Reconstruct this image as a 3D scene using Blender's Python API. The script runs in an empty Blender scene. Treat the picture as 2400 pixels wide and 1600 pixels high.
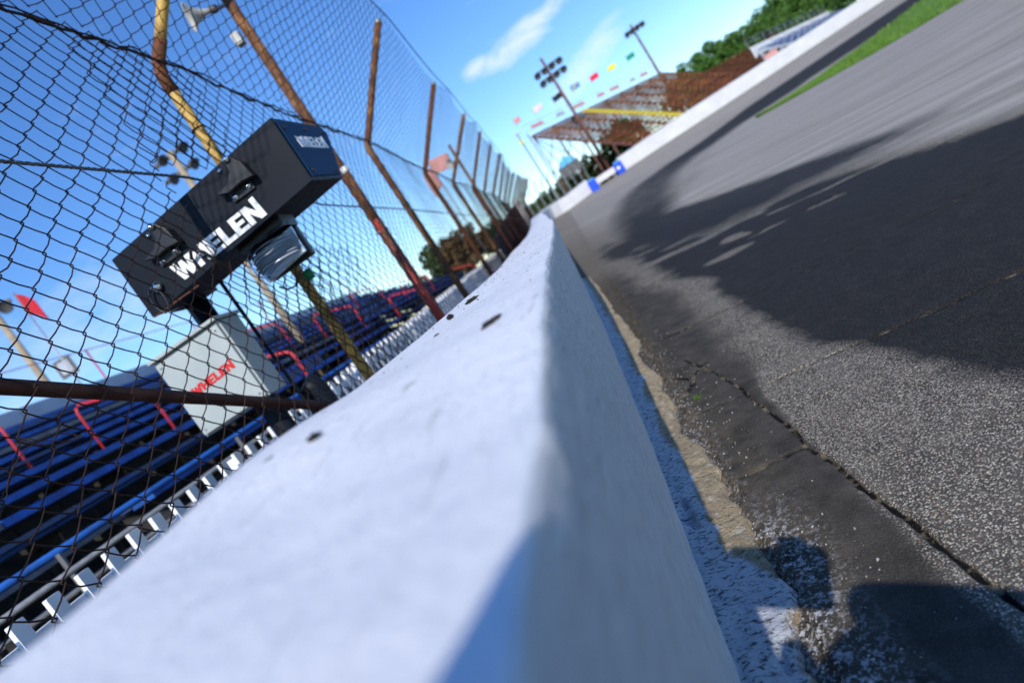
import bpy, math, random
import numpy as np
from mathutils import Matrix, Vector
random.seed(7); RNG = np.random.default_rng(11)
S = bpy.context.scene
COL = S.collection

# ------------------------------------------------------------------ camera, world, sun, exposure
# X = across the track (right), Y = along the barrier, Z up; the origin is the lens, resting just off the barrier's edge
ROLL, PITCH, YAW = math.radians(33.5), math.radians(5.921), math.radians(9.871)
F = Vector((-math.sin(YAW)*math.cos(PITCH), math.cos(YAW)*math.cos(PITCH), -math.sin(PITCH)))
R = Vector((math.cos(YAW), math.sin(YAW), 0)); U = R.cross(F)
XC = R*math.cos(ROLL) - U*math.sin(ROLL); YC = R*math.sin(ROLL) + U*math.cos(ROLL)
cd = bpy.data.cameras.new('camera'); cam = bpy.data.objects.new('camera', cd); COL.objects.link(cam)
cam.matrix_world = Matrix(((XC.x, YC.x, -F.x, 0), (XC.y, YC.y, -F.y, 0), (XC.z, YC.z, -F.z, 0), (0, 0, 0, 1)))
cd.sensor_width = 36; cd.lens = 24; cd.clip_start = .01; cd.clip_end = 3000
cd.dof.use_dof = True; cd.dof.focus_distance = 1.85; cd.dof.aperture_fstop = 2.1; cd.dof.aperture_blades = 9
S.camera = cam
SUN = Vector((.022, -.855, .52)).normalized()          # direction towards the sun
W = bpy.data.worlds.new('World'); S.world = W; W.use_nodes = True
sl = bpy.data.lights.new('sun', 'SUN'); sl.energy = 3.85; sl.angle = math.radians(.5); sl.color = (1, .935, .84)
so = bpy.data.objects.new('sun', sl); COL.objects.link(so); so.rotation_euler = SUN.to_track_quat('Z', 'Y').to_euler()
S.view_settings.view_transform = 'Standard'; S.view_settings.look = 'None'; S.view_settings.gamma = 1
S.view_settings.exposure = .35; S.view_settings.use_curve_mapping = False
S.cycles.use_denoising = True; S.cycles.use_adaptive_sampling = True; S.cycles.adaptive_threshold = .02; S.cycles.max_bounces = 5; S.cycles.transparent_max_bounces = 12
S.cycles.caustics_reflective = False; S.cycles.caustics_refractive = False

def world():
    nt = W.node_tree; N, L = nt.nodes, nt.links; N.clear()
    out = N.new('ShaderNodeOutputWorld'); bg = N.new('ShaderNodeBackground'); bg.inputs[1].default_value = .136
    sky = N.new('ShaderNodeTexSky'); sky.sky_type = 'NISHITA'; sky.sun_disc = False
    sky.sun_elevation = math.asin(SUN.z); sky.sun_rotation = math.atan2(SUN.x, SUN.y); sky.air_density = 1.0; sky.dust_density = 0.0; sky.ozone_density = 2.0
    hs = N.new('ShaderNodeHueSaturation'); hs.inputs['Saturation'].default_value = 1.24; hs.inputs['Value'].default_value = 1.0
    hs.inputs['Hue'].default_value = .508
    L.new(sky.outputs[0], hs.inputs['Color'])
    tint = N.new('ShaderNodeMix'); tint.data_type = 'RGBA'; tint.blend_type = 'MULTIPLY'; tint.inputs[0].default_value = 1; tint.inputs[7].default_value = (.83, .96, 1.10, 1); L.new(hs.outputs[0], tint.inputs[6])
    tc = N.new('ShaderNodeTexCoord'); sp = N.new('ShaderNodeSeparateXYZ'); L.new(tc.outputs['Generated'], sp.inputs[0])
    def m(op, a, b=None, c=None):
        n = N.new('ShaderNodeMath'); n.operation = op
        for i, v in enumerate((a, b, c)):
            if v is None: continue
            if isinstance(v, (int, float)): n.inputs[i].default_value = v
            else: L.new(v, n.inputs[i])
        return n.outputs[0]
    # one noise field over the whole sky, drawn out along the wind
    mp = N.new('ShaderNodeMapping'); L.new(tc.outputs['Generated'], mp.inputs[0]); mp.inputs['Rotation'].default_value = (0, .12, .1); mp.inputs['Scale'].default_value = (13, 9, 34)
    n1 = N.new('ShaderNodeTexNoise'); n1.inputs['Scale'].default_value = 1.15; n1.inputs['Detail'].default_value = 4; n1.inputs['Roughness'].default_value = .6; n1.inputs['Distortion'].default_value = .35
    L.new(mp.outputs[0], n1.inputs['Vector'])
    # one drawn-out cumulus wisp ahead over the turn
    def wisp(d, e, a, b, tilt, lo, hi, amt, sc):
        d = Vector(d).normalized(); right = d.cross(Vector((0, 0, 1))).normalized(); up = right.cross(d)
        ct, st = math.cos(tilt), math.sin(tilt)
        ra = right*ct + up*st; ub = up*ct - right*st
        def dot(vv):
            n = N.new('ShaderNodeVectorMath'); n.operation = 'DOT_PRODUCT'; L.new(tc.outputs['Generated'], n.inputs[0]); n.inputs[1].default_value = vv; return n.outputs['Value']
        pa, pb, pd = m('DIVIDE', dot(ra), a), m('DIVIDE', dot(ub), b), dot(d)
        q = m('ADD', m('MULTIPLY', pa, pa), m('MULTIPLY', pb, pb))
        fall = m('MAXIMUM', m('SUBTRACT', 1, q), 0); fall = m('MULTIPLY', fall, m('GREATER_THAN', pd, 0))
        val = m('ADD', n1.outputs[0], m('MULTIPLY', m('SUBTRACT', fall, .6), .55))
        rr = N.new('ShaderNodeMapRange'); rr.inputs[1].default_value = lo; rr.inputs[2].default_value = hi; rr.inputs[3].default_value = 0; rr.inputs[4].default_value = amt; L.new(val, rr.inputs[0])
        return m('MULTIPLY', rr.outputs[0], m('MINIMUM', m('MULTIPLY', fall, 4), 1))
    w1 = wisp((.075, 1, .245), 3.1, .120, .030, .10, .44, .86, .72, 1.6)
    w2 = wisp((-.005, 1, .246), 8.2, .036, .019, .2, .42, .84, .68, 1.4)
    w3 = wisp((.13, 1, .165), 5.7, .10, .03, .35, .45, .85, .45, 1.5)
    w4 = wisp((-.75, 1, .27), 1.9, .35, .10, .05, .46, .95, .30, 1.5)
    c = m('MAXIMUM', m('MAXIMUM', w1, w2), m('MAXIMUM', w3, w4)); r1 = N.new('ShaderNodeMapRange'); r1.inputs[1].default_value = .60; r1.inputs[2].default_value = .95; r1.inputs[3].default_value = 0; r1.inputs[4].default_value = .22; L.new(n1.outputs[0], r1.inputs[0]); c = m('MAXIMUM', c, r1.outputs[0])
    mix = N.new('ShaderNodeMix'); mix.data_type = 'RGBA'; L.new(c, mix.inputs[0]); L.new(tint.outputs[2], mix.inputs[6]); mix.inputs[7].default_value = (6.0, 6.4, 7.0, 1)
    W.cycles.sampling_method = 'MANUAL'; W.cycles.sample_map_resolution = 256; L.new(mix.outputs[2], bg.inputs[0]); L.new(bg.outputs[0], out.inputs[0])
world()

# ------------------------------------------------------------------ helpers: meshes
class MB:
    """collects shapes, build() links them as ONE mesh object"""
    def __init__(s): s.v = []; s.f = []; s.n = 0
    def add(s, v, f):
        v = np.asarray(v, float).reshape(-1, 3); s.v.append(v)
        s.f += [tuple(i+s.n for i in q) for q in f]; s.n += len(v); return s
    def box(s, x0, x1, y0, y1, z0, z1):
        v = [(x, y, z) for x in (x0, x1) for y in (y0, y1) for z in (z0, z1)]
        return s.add(v, [(0, 1, 3, 2), (4, 6, 7, 5), (0, 4, 5, 1), (2, 3, 7, 6), (0, 2, 6, 4), (1, 5, 7, 3)])
    def bar(s, p, q, w, h, up=(0, 0, 1)):
        p, q = np.array(p, float), np.array(q, float); d = q-p; d /= np.linalg.norm(d)
        a = np.cross(d, up); a = a/np.linalg.norm(a) if np.linalg.norm(a) > 1e-6 else np.array([1., 0, 0]); b = np.cross(a, d)
        v = [e + sa*a*w/2 + sb*b*h/2 for e in (p, q) for sa, sb in ((-1, -1), (1, -1), (1, 1), (-1, 1))]
        return s.add(v, [(3, 2, 1, 0), (4, 5, 6, 7), (0, 1, 5, 4), (1, 2, 6, 5), (2, 3, 7, 6), (3, 0, 4, 7)])
    def tube(s, pts, r, n=8, cap=True):
        P = np.array(pts, float); k = len(P); rs = np.broadcast_to(np.asarray(r, float), (k,))
        T = np.gradient(P, axis=0); T /= np.linalg.norm(T, axis=1)[:, None]
        ref = np.array([0, 0, 1.]) if abs(T[0][2]) < .9 else np.array([1., 0, 0])
        a = np.cross(T, ref); a /= np.linalg.norm(a, axis=1)[:, None]; b = np.cross(T, a)
        th = np.arange(n)*2*math.pi/n
        v = P[:, None] + rs[:, None, None]*(np.cos(th)[None, :, None]*a[:, None] + np.sin(th)[None, :, None]*b[:, None])
        f = [(i*n+j, i*n+(j+1) % n, (i+1)*n+(j+1) % n, (i+1)*n+j) for i in range(k-1) for j in range(n)]
        if cap: f += [tuple(range(n))[::-1], tuple((k-1)*n+j for j in range(n))]
        return s.add(v.reshape(-1, 3), f)
    def lathe(s, prof, n=16, o=(0, 0, 0), axis=(0, 0, 1)):
        ax = Vector(axis).normalized(); q = ax.to_track_quat('Z', 'Y').to_matrix(); o = Vector(o); v = []
        for r, z in prof:
            for j in range(n):
                t = 2*math.pi*j/n; v.append(tuple(o + q @ Vector((r*math.cos(t), r*math.sin(t), z))))
        k = len(prof); f = [(i*n+j, i*n+(j+1) % n, (i+1)*n+(j+1) % n, (i+1)*n+j) for i in range(k-1) for j in range(n)]
        f += [tuple(range(n))[::-1], tuple((k-1)*n+j for j in range(n))]
        return s.add(v, f)
    def prism(s, poly, o, ux, uy, un, t):
        """2-D outline in the plane (ux, uy) at o, thickness t along un"""
        o, ux, uy, un = (np.array(a, float) for a in (o, ux, uy, un)); k = len(poly)
        lo = [o + ux*x + uy*y for x, y in poly]; hi = [p + un*t for p in lo]
        f = [tuple(range(k))[::-1], tuple(range(k, 2*k))] + [(i, (i+1) % k, k+(i+1) % k, k+i) for i in range(k)]
        return s.add(lo+hi, f)
    def mesh(s, name, mat, smooth=False):
        me = bpy.data.meshes.new(name); me.from_pydata(np.concatenate(s.v).tolist(), [], s.f); me.validate()
        if mat: me.materials.append(mat)
        if smooth: me.shade_smooth()
        return me
    def build(s, name, mat, parent=None, smooth=False, bevel=0):
        o = link(name, s.mesh(name, mat, smooth), parent)
        if bevel:
            b = o.modifiers.new('bevel', 'BEVEL'); b.width = bevel; b.segments = 2; b.limit_method = 'ANGLE'
        return o
def link(name, me, parent=None, loc=None, rot=None):
    o = bpy.data.objects.new(name, me); COL.objects.link(o)
    if loc is not None: o.location = loc
    if rot is not None: o.rotation_euler = rot
    if parent is not None:
        o.parent = parent; o.matrix_parent_inverse = MW[parent].inverted() if parent in MW else Matrix()
    return o
MW = {}
def tag(o, label, cat, group=None, kind=None):
    o['label'] = label; o['category'] = cat
    if group: o['group'] = group
    if kind: o['kind'] = kind
    return o
def thing(name, label, cat, loc=(0, 0, 0), rz=0, group=None):
    """an Empty at the thing's base; parts are given in world coordinates"""
    o = bpy.data.objects.new(name, None); COL.objects.link(o); o.location = loc; o.rotation_euler = (0, 0, rz); o.empty_display_size = .1
    MW[o] = Matrix.Translation(loc) @ Matrix.Rotation(rz, 4, 'Z'); tag(o, label, cat, group); return o
def fastmesh(name, V, Q, mat, parent=None, smooth=False, attrs=None):
    """quads from numpy arrays"""
    V = np.asarray(V, np.float32); Q = np.asarray(Q, np.int32); k = Q.shape[1]
    me = bpy.data.meshes.new(name); me.vertices.add(len(V)); me.vertices.foreach_set('co', V.ravel())
    me.loops.add(Q.size); me.loops.foreach_set('vertex_index', Q.ravel())
    me.polygons.add(len(Q)); me.polygons.foreach_set('loop_start', np.arange(len(Q), dtype=np.int32)*k)
    me.polygons.foreach_set('loop_total', np.full(len(Q), k, np.int32)); me.update(calc_edges=True)
    for n, a in (attrs or {}).items():
        me.attributes.new(n, 'FLOAT', 'POINT').data.foreach_set('value', np.asarray(a, np.float32).ravel())
    me.materials.append(mat)
    if smooth: me.shade_smooth()
    return link(name, me, parent)
def gridquads(nu, nv):
    i, j = np.meshgrid(np.arange(nu-1), np.arange(nv-1), indexing='ij'); a = i*nv+j
    return np.stack([a, a+nv, a+nv+1, a+1], -1).reshape(-1, 4)
def vnoise(x, y, seed=0, oct=4):
    """cheap smooth value noise, -1..1"""
    out = np.zeros(np.broadcast(x, y).shape); amp = 1; tot = 0
    for o in range(oct):
        xi, yi = np.floor(x).astype(int), np.floor(y).astype(int); fx, fy = x-xi, y-yi; fx = fx*fx*(3-2*fx); fy = fy*fy*(3-2*fy)
        def h(a, b):
            n = (a*374761393 + b*668265263 + (seed+o)*974634777) & 0x7fffffff; n = ((n ^ (n >> 13))*1274126177) & 0x7fffffff
            return ((n ^ (n >> 16)) & 0xffff)/32767.5 - 1
        out = out + amp*((h(xi, yi)*(1-fx)+h(xi+1, yi)*fx)*(1-fy) + (h(xi, yi+1)*(1-fx)+h(xi+1, yi+1)*fx)*fy)
        tot += amp; amp *= .5; x = x*2.03+5.1; y = y*2.03+1.7
    return out/tot
def smooth(a, b, x):
    t = np.clip((x-a)/(b-a), 0, 1); return t*t*(3-2*t)

# ------------------------------------------------------------------ helpers: materials
class MT:
    def __init__(s, name, rough=.6, metal=0, spec=.4):
        s.m = bpy.data.materials.new(name); s.m.use_nodes = True; s.nt = s.m.node_tree; s.N = s.nt.nodes; s.L = s.nt.links
        s.b = s.N['Principled BSDF']; s.b.inputs['Roughness'].default_value = rough; s.b.inputs['Metallic'].default_value = metal
        s.b.inputs['Specular IOR Level'].default_value = spec; s.tc = s.N.new('ShaderNodeTexCoord')
    def put(s, sock, v):
        if isinstance(v, (int, float)): sock.default_value = v
        elif isinstance(v, (tuple, list)): sock.default_value = tuple(v)+(1,) if len(v) == 3 and sock.type == 'RGBA' else tuple(v)
        else: s.L.new(v, sock)
    def coord(s, scale=(1, 1, 1), rot=(0, 0, 0)):
        mp = s.N.new('ShaderNodeMapping'); s.L.new(s.tc.outputs['Object'], mp.inputs[0]); mp.inputs['Scale'].default_value = scale; mp.inputs['Rotation'].default_value = rot; return mp.outputs[0]
    def noise(s, scale, detail=5, rough=.6, vec=None, dist=0):
        n = s.N.new('ShaderNodeTexNoise'); n.inputs['Scale'].default_value = scale; n.inputs['Detail'].default_value = detail; n.inputs['Roughness'].default_value = rough; n.inputs['Distortion'].default_value = dist
        s.L.new(vec if vec else s.tc.outputs['Object'], n.inputs['Vector']); return n.outputs[0]
    def voro(s, scale, vec=None, out=0, feature='F1'):
        n = s.N.new('ShaderNodeTexVoronoi'); n.inputs['Scale'].default_value = scale; n.feature = feature
        s.L.new(vec if vec else s.tc.outputs['Object'], n.inputs['Vector']); return n.outputs[out]
    def rng(s, x, a, b, c=0., d=1.):
        n = s.N.new('ShaderNodeMapRange'); s.put(n.inputs[0], x)
        for i, v in zip((1, 2, 3, 4), (a, b, c, d)): s.put(n.inputs[i], v)
        return n.outputs[0]
    def math(s, op, a, b=0.):
        n = s.N.new('ShaderNodeMath'); n.operation = op; s.put(n.inputs[0], a); s.put(n.inputs[1], b); return n.outputs[0]
    def mix(s, f, a, b):
        n = s.N.new('ShaderNodeMix'); n.data_type = 'RGBA'; s.put(n.inputs[0], f); s.put(n.inputs[6], a); s.put(n.inputs[7], b); return n.outputs[2]
    def attr(s, name):
        n = s.N.new('ShaderNodeAttribute'); n.attribute_name = name; return n.outputs['Fac']
    def bump(s, h, dist=.01, strength=1):
        n = s.N.new('ShaderNodeBump'); n.inputs['Distance'].default_value = dist; n.inputs['Strength'].default_value = strength; s.put(n.inputs['Height'], h)
        s.L.new(n.outputs[0], s.b.inputs['Normal'])
    def col(s, c): s.put(s.b.inputs['Base Color'], c); return s
    def rough(s, r): s.put(s.b.inputs['Roughness'], r); return s
def plain(name, a, b=None, scale=8, rough=.6, metal=0, bump=0, spec=.4, lo=.35, hi=.65, bscale=None):
    t = MT(name, rough, metal, spec); n = t.noise(scale)
    t.col(t.mix(t.rng(n, lo, hi), a, b or tuple(c*.8 for c in a)))
    if bump: t.bump(t.noise(bscale or scale*4), bump)
    return t.m
M = {}
# white brushed-on paint over old concrete
t = MT('barrier_paint', .5, 0, .45)
st = t.noise(9, 6, .65, t.coord((9, 1.1, 9))); big = t.noise(5, 5, .55); fine = t.noise(130, 3, .6)
c = t.mix(t.rng(big, .35, .7), (.70, .72, .76), (.83, .84, .86)); c = t.mix(t.rng(st, .58, .74), c, (.47, .48, .51))
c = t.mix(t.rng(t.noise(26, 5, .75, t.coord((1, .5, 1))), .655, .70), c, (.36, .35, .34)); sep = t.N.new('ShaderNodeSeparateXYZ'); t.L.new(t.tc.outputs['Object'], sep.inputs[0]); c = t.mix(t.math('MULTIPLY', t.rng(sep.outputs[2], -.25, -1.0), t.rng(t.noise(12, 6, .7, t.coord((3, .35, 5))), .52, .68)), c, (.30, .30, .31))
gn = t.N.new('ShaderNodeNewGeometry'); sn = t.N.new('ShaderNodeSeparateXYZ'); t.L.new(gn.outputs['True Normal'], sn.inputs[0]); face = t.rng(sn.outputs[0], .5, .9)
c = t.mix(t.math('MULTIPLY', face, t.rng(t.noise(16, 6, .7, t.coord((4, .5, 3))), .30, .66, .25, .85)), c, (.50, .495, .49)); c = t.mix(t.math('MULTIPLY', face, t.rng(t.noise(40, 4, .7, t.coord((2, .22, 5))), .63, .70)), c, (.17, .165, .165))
t.col(c); t.rough(t.rng(st, .3, .7, .42, .68))
t.bump(t.math('ADD', t.math('MULTIPLY', st, .8), t.math('ADD', t.math('MULTIPLY', fine, .3), t.math('MULTIPLY', t.noise(28, 4), .4))), .006); M['paint'] = t.m
# asphalt with stones, rubbered groove, near shade painted in, cracks
t = MT('asphalt', .88, 0, .12)
wv = t.N.new('ShaderNodeVectorMath'); wv.operation = 'ADD'; wn = t.N.new('ShaderNodeTexNoise'); wn.inputs['Scale'].default_value = 120; wn.inputs['Detail'].default_value = 1; t.L.new(t.tc.outputs['Object'], wn.inputs['Vector']); ws = t.N.new('ShaderNodeVectorMath'); ws.operation = 'SCALE'; t.L.new(wn.outputs['Color'], ws.inputs[0]); ws.inputs['Scale'].default_value = .006; t.L.new(t.tc.outputs['Object'], wv.inputs[0]); t.L.new(ws.outputs[0], wv.inputs[1])
vd = t.voro(180, wv.outputs[0]); vc = t.voro(180, wv.outputs[0], out=1); sx = t.N.new('ShaderNodeSeparateColor'); t.L.new(vc, sx.inputs[0])
stone = t.math('MULTIPLY', t.rng(vd, .38, .64, 1, 0), t.rng(sx.outputs[0], .15, .75, .05, 1))
big = t.noise(1.3, 6, .6); mid = t.noise(9, 5, .65)
binder = t.mix(t.rng(mid, .35, .7), (.052, .047, .040), (.115, .103, .088))
stc = t.mix(sx.outputs[1], (.30, .27, .23), (.72, .65, .54)); stc = t.mix(t.rng(sx.outputs[2], .95, .97), stc, (.36, .20, .10))
sm = t.attr('smooth'); far = t.attr('apron')
lit = t.mix(t.math('MULTIPLY', stone, t.math('SUBTRACT', 1., t.math('MULTIPLY', sm, .82))), binder, stc)
lit = t.mix(t.math('MULTIPLY', sm, .72), lit, t.mix(t.rng(mid, .35, .7), (.026, .024, .022), (.060, .054, .047)))
streak = t.noise(2.2, 6, .65, t.coord((.22, 2.6, 1), (0, 0, .45)))
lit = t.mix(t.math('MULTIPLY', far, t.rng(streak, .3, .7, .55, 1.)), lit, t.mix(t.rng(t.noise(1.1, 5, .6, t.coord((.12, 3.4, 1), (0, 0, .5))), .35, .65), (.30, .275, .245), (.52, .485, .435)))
rb = t.attr('rubber')  # far groove's rubber plus the near shade painted into the colour
rub_shade_mask = t.rng(t.math('ADD', rb, t.math('MULTIPLY', t.math('SUBTRACT', t.noise(5, 6, .65, t.coord((.6, 1.1, 1))), .5), .55)), .30, .72)
rubber = t.mix(t.math('MULTIPLY', stone, t.rng(mid, .4, .75, .05, .30)), (.0110, .0106, .0108), (.12, .11, .10))  # groove colour, also used to paint the near shade
lit = t.mix(t.math('MULTIPLY', rub_shade_mask, .95), lit, rubber)
lit = t.mix(t.rng(t.attr('crack'), .25, .75), lit, t.mix(t.rng(t.noise(16, 4), .50, .66), (.008, .008, .008), (.22, .185, .13)))
lit = t.mix(t.math('MULTIPLY', t.attr('splash'), t.rng(t.noise(60, 6, .75), .50, .60)), lit, (.62, .63, .66))
lit = t.mix(t.math('MULTIPLY', t.attr('dirt'), t.rng(t.noise(18, 6, .7), .35, .65)), lit, (.105, .083, .055))
t.col(lit); t.rough(t.math('SUBTRACT', .90, t.math('MULTIPLY', rub_shade_mask, .12)))
t.bump(t.math('ADD', t.math('MULTIPLY', stone, t.math('SUBTRACT', .9, t.math('MULTIPLY', t.math('MAXIMUM', rub_shade_mask, sm), .6))), t.math('MULTIPLY', mid, .7)), .0045); M['asphalt'] = t.m
# pitted concrete toe, half covered with white overspray
t = MT('toe_concrete', .85, 0, .25)
p = t.noise(62, 6, .75, t.coord((.8, 1.5, 1), (0, 0, .5))); ov = t.rng(t.math('ADD', t.attr('white'), t.math('MULTIPLY', t.math('SUBTRACT', t.noise(13, 6, .75), .5), 1.7)), .40, .58)
c = t.mix(t.rng(t.noise(14, 5), .35, .65), (.52, .42, .27), (.36, .28, .18)); c = t.mix(t.rng(p, .56, .62), c, (.07, .06, .045)); c = t.mix(t.rng(t.noise(35, 4), .55, .7), c, (.62, .58, .50))
c = t.mix(ov, c, t.mix(t.rng(p, .52, .60), (.66, .70, .78), (.10, .10, .12)))
t.col(c); t.bump(t.math('ADD', p, t.math('MULTIPLY', t.noise(20, 5), 1.2)), .022); M['toe'] = t.m
# rusts and fence metal
def rusty(name, a, b, scale=14, rough=.75, metal=.2, paint=None, plo=.45, phi=.55):
    t = MT(name, rough, metal, .35); n = t.noise(scale, 6, .7); c = t.mix(t.rng(n, .35, .68), a, b)
    if paint:
        pm = t.rng(t.noise(scale*.55, 6, .65, t.coord((1, 1, .55))), plo, phi); c = t.mix(pm, c, t.mix(t.noise(30), paint, tuple(x*.72 for x in paint)))
        t.put(t.b.inputs['Metallic'], t.rng(pm, 0, 1, metal, 0)); t.rough(t.rng(pm, 0, 1, rough, .42))
    t.col(c); t.bump(t.noise(scale*6, 5), .003); return t.m
M['rust'] = rusty('rusty_steel', (.085, .034, .018), (.21, .078, .028))
M['wire'] = rusty('rusty_wire', (.022, .0125, .010), (.060, .026, .016), 30)
M['pipe'] = rusty('rusty_pipe', (.050, .017, .012), (.105, .040, .024), 9)
M['gold'] = rusty('gold_painted_post', (.085, .040, .020), (.16, .085, .035), 13, paint=(.62, .40, .10), plo=.34, phi=.50)
M['rust2'] = rusty('brown_post', (.060, .030, .020), (.20, .085, .030), 11, paint=(.30, .15, .05), plo=.5, phi=.6)
M['redpost'] = rusty('red_post', (.10, .05, .035), (.16, .07, .04), 10, paint=(.58, .045, .03), plo=.40, phi=.5)
M['galv'] = plain('galvanised', (.38, .39, .40), (.27, .28, .29), 20, .45, .6)
M['cable'] = plain('steel_cable', (.16, .165, .17), (.07, .065, .06), 60, .5, .6)
M['white'] = plain('white_vinyl', (.80, .81, .83), (.70, .71, .73), 6, .45)
M['whitep'] = plain('white_gloss', (.78, .78, .78), (.68, .68, .68), 4, .5)
M['far_paint'] = plain('far_barrier_paint', (.62, .63, .65), (.54, .55, .57), 1.4, .6, bump=.004)
M['black'] = plain('black_steel', (.012, .013, .016), (.02, .021, .024), 12, .38, .1)
t = MT('sign_black', .5, .0, .12); t.col(t.mix(t.rng(t.noise(3), .3, .7), (.0055, .0085, .0150), (.009, .013, .021))); t.rough(t.rng(t.noise(25, 4), .3, .7, .42, .55)); M['signblack'] = t.m
M['signblue'] = plain('sign_blue', (.003, .032, .095), (.004, .036, .105), 5, .6, spec=.08)
M['letterw'] = plain('letter_white', (.80, .81, .82), (.74, .75, .77), 9, .45)
M['letterr'] = plain('letter_red', (.62, .015, .015), (.52, .015, .015), 9, .45)
M['cab'] = plain('cabinet_grey', (.37, .415, .42), (.32, .365, .375), 4, .42)
M['chrome'] = MT('chrome_bolt', .12, 1).col((.85, .85, .85)).m
M['bluepl'] = plain('blue_plank', (.011, .105, .45), (.008, .05, .21), 3, .55, lo=.38, hi=.66)
M['bluepl2'] = plain('worn_blue_plank', (.012, .06, .24), (.07, .075, .085), 4, .55)
M['greypl'] = plain('grey_board', (.19, .20, .22), (.10, .10, .11), 4, .6)
M['blackframe'] = plain('dark_frame', (.010, .010, .011), (.02, .018, .016), 6, .8)
M['red'] = plain('red_rail', (.56, .035, .045), (.42, .03, .04), 5, .5)
M['yellow'] = plain('yellow_edge', (.62, .50, .02), (.45, .36, .02), 5, .6)
M['panel'] = plain('pale_panel', (.42, .47, .54), (.34, .38, .45), 2, .6)
M['soil'] = plain('trodden_soil', (.020, .028, .010), (.055, .045, .030), 1.5, .95, bump=.03)
M['verge'] = plain('dry_verge', (.05, .065, .022), (.11, .085, .045), .5, .95, bump=.05)
M['grass'] = plain('mown_grass', (.075, .155, .016), (.115, .205, .028), .8, .85, bump=.02, bscale=30)
M['rubbercrumb'] = plain('tyre_rubber', (.012, .012, .012), (.028, .026, .025), 90, .85, bump=.002, bscale=300)
M['palebl'] = plain('faded_blue_plank', (.13, .22, .52), (.10, .18, .46), 3, .5)
M['barrierblue'] = plain('blue_foam', (.0, .055, .62), (.0, .07, .70), 3, .5)
M['skyblue'] = plain('pale_blue_canvas', (.12, .42, .68), (.09, .35, .60), 3, .6)
t = MT('rust_plank', .8, 0, .25); oi = t.N.new('ShaderNodeObjectInfo'); c = t.mix(oi.outputs['Random'], (.11, .042, .022), (.50, .185, .060)); t.col(t.mix(t.rng(t.noise(1.2), .38, .6), c, (.15, .06, .03))); M['rustplank'] = t.m
M['steelred'] = plain('red_oxide_steel', (.17, .068, .048), (.10, .045, .038), 2, .7)
M['meshsheet'] = plain('maroon_mesh_sheet', (.030, .014, .013), (.05, .022, .018), 2, .9)  # colour of the sheet added behind the far mesh
M['horn'] = plain('horn_grey', (.46, .46, .43), (.34, .34, .32), 8, .5)
M['wood'] = plain('pole_wood', (.36, .30, .21), (.26, .21, .15), 4, .8)
M['lampdark'] = plain('floodlight_dark', (.05, .05, .055), (.09, .09, .09), 8, .5)
M['bark'] = plain('bark', (.07, .05, .035), (.12, .09, .06), 8, .9)
for k, c in dict(flag_green=(.0, .28, .14), flag_yellow=(.78, .72, .03), flag_red=(.75, .01, .04), flag_dred=(.50, .004, .02), flag_blue=(.06, .22, .72), flag_black=(.006, .012, .012), flag_white=(.75, .62, .70), flag_pink=(.62, .30, .27), skin=(.45, .28, .2), cloth=(.04, .045, .06)).items():
    M[k] = plain(k, c, tuple(x*.85 for x in c), 6, .7)
def leafmat(name, a, b):
    t = MT(name, .55, 0, .3); g = t.N.new('ShaderNodeNewGeometry'); t.col(t.mix(g.outputs['Random Per Island'], a, b))
    t.b.inputs['Transmission Weight'].default_value = 0; t.b.inputs['Subsurface Weight'].default_value = 0; return t.m
M['leaf'] = leafmat('green_leaf', (.030, .085, .014), (.085, .19, .028)); M['leafd'] = leafmat('dark_leaf', (.018, .040, .012), (.05, .085, .02)); M['leafb'] = leafmat('brown_leaf', (.06, .045, .018), (.13, .075, .025))
# clear lens with ribs
t = MT('clear_lens', .10, 0, .5); t.col((.80, .84, .88)); t.b.inputs['Transmission Weight'].default_value = 1; t.b.inputs['IOR'].default_value = 1.06; t.rough(.02); M['lens'] = t.m
t = MT('ribbed_reflector', .22, .35); t.col(t.mix(t.rng(t.voro(1, t.coord((0, 0, 60)), 0), .2, .8), (.80, .83, .86), (.50, .53, .56))); M['reflector'] = t.m

# ------------------------------------------------------------------ the barrier's path and section
YT = np.array([-1.5, 0, .5, .7, 1, 1.5, 2.85, 5, 7, 10, 15, 22.5, 46])
ZT = np.array([-.112, -.108, -.099, -.080, -.062, -.047, -.012, .060, .098, .155, .35, .67, 1.33])
XBY = np.array([-1.5, 2.5, 5, 6, 10, 14.5, 20.5, 46]); XBV = np.array([-.205, -.213, -.24, -.273, -.41, -.56, -.82, -1.22])
LY = np.array([-1.5, .3, .6, .82, 1.1, 1.4, 1.74, 2.73, 3.9, 7, 10, 46]); LV = np.array([.065, .062, .055, .045, .016, .008, 0, -.015, -.04, -.034, -.03, .045])
HW = .90
def sm_interp(y, X, Y, w=.12):
    y = np.asarray(y, float); s = 0
    for k in (-1, -.5, 0, .5, 1): s = s + np.interp(y + k*w*np.maximum(.6, np.abs(y)*.5), X, Y)
    return s/5
zrt = lambda y: sm_interp(y, YT, ZT); xb = lambda y: sm_interp(y, XBY, XBV); xrt = lambda y: xb(y)+.114+.009*smooth(2.2, .4, y)
dzl = lambda y: sm_interp(y, LY, LV); zb = lambda y: zrt(y)-HW

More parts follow.
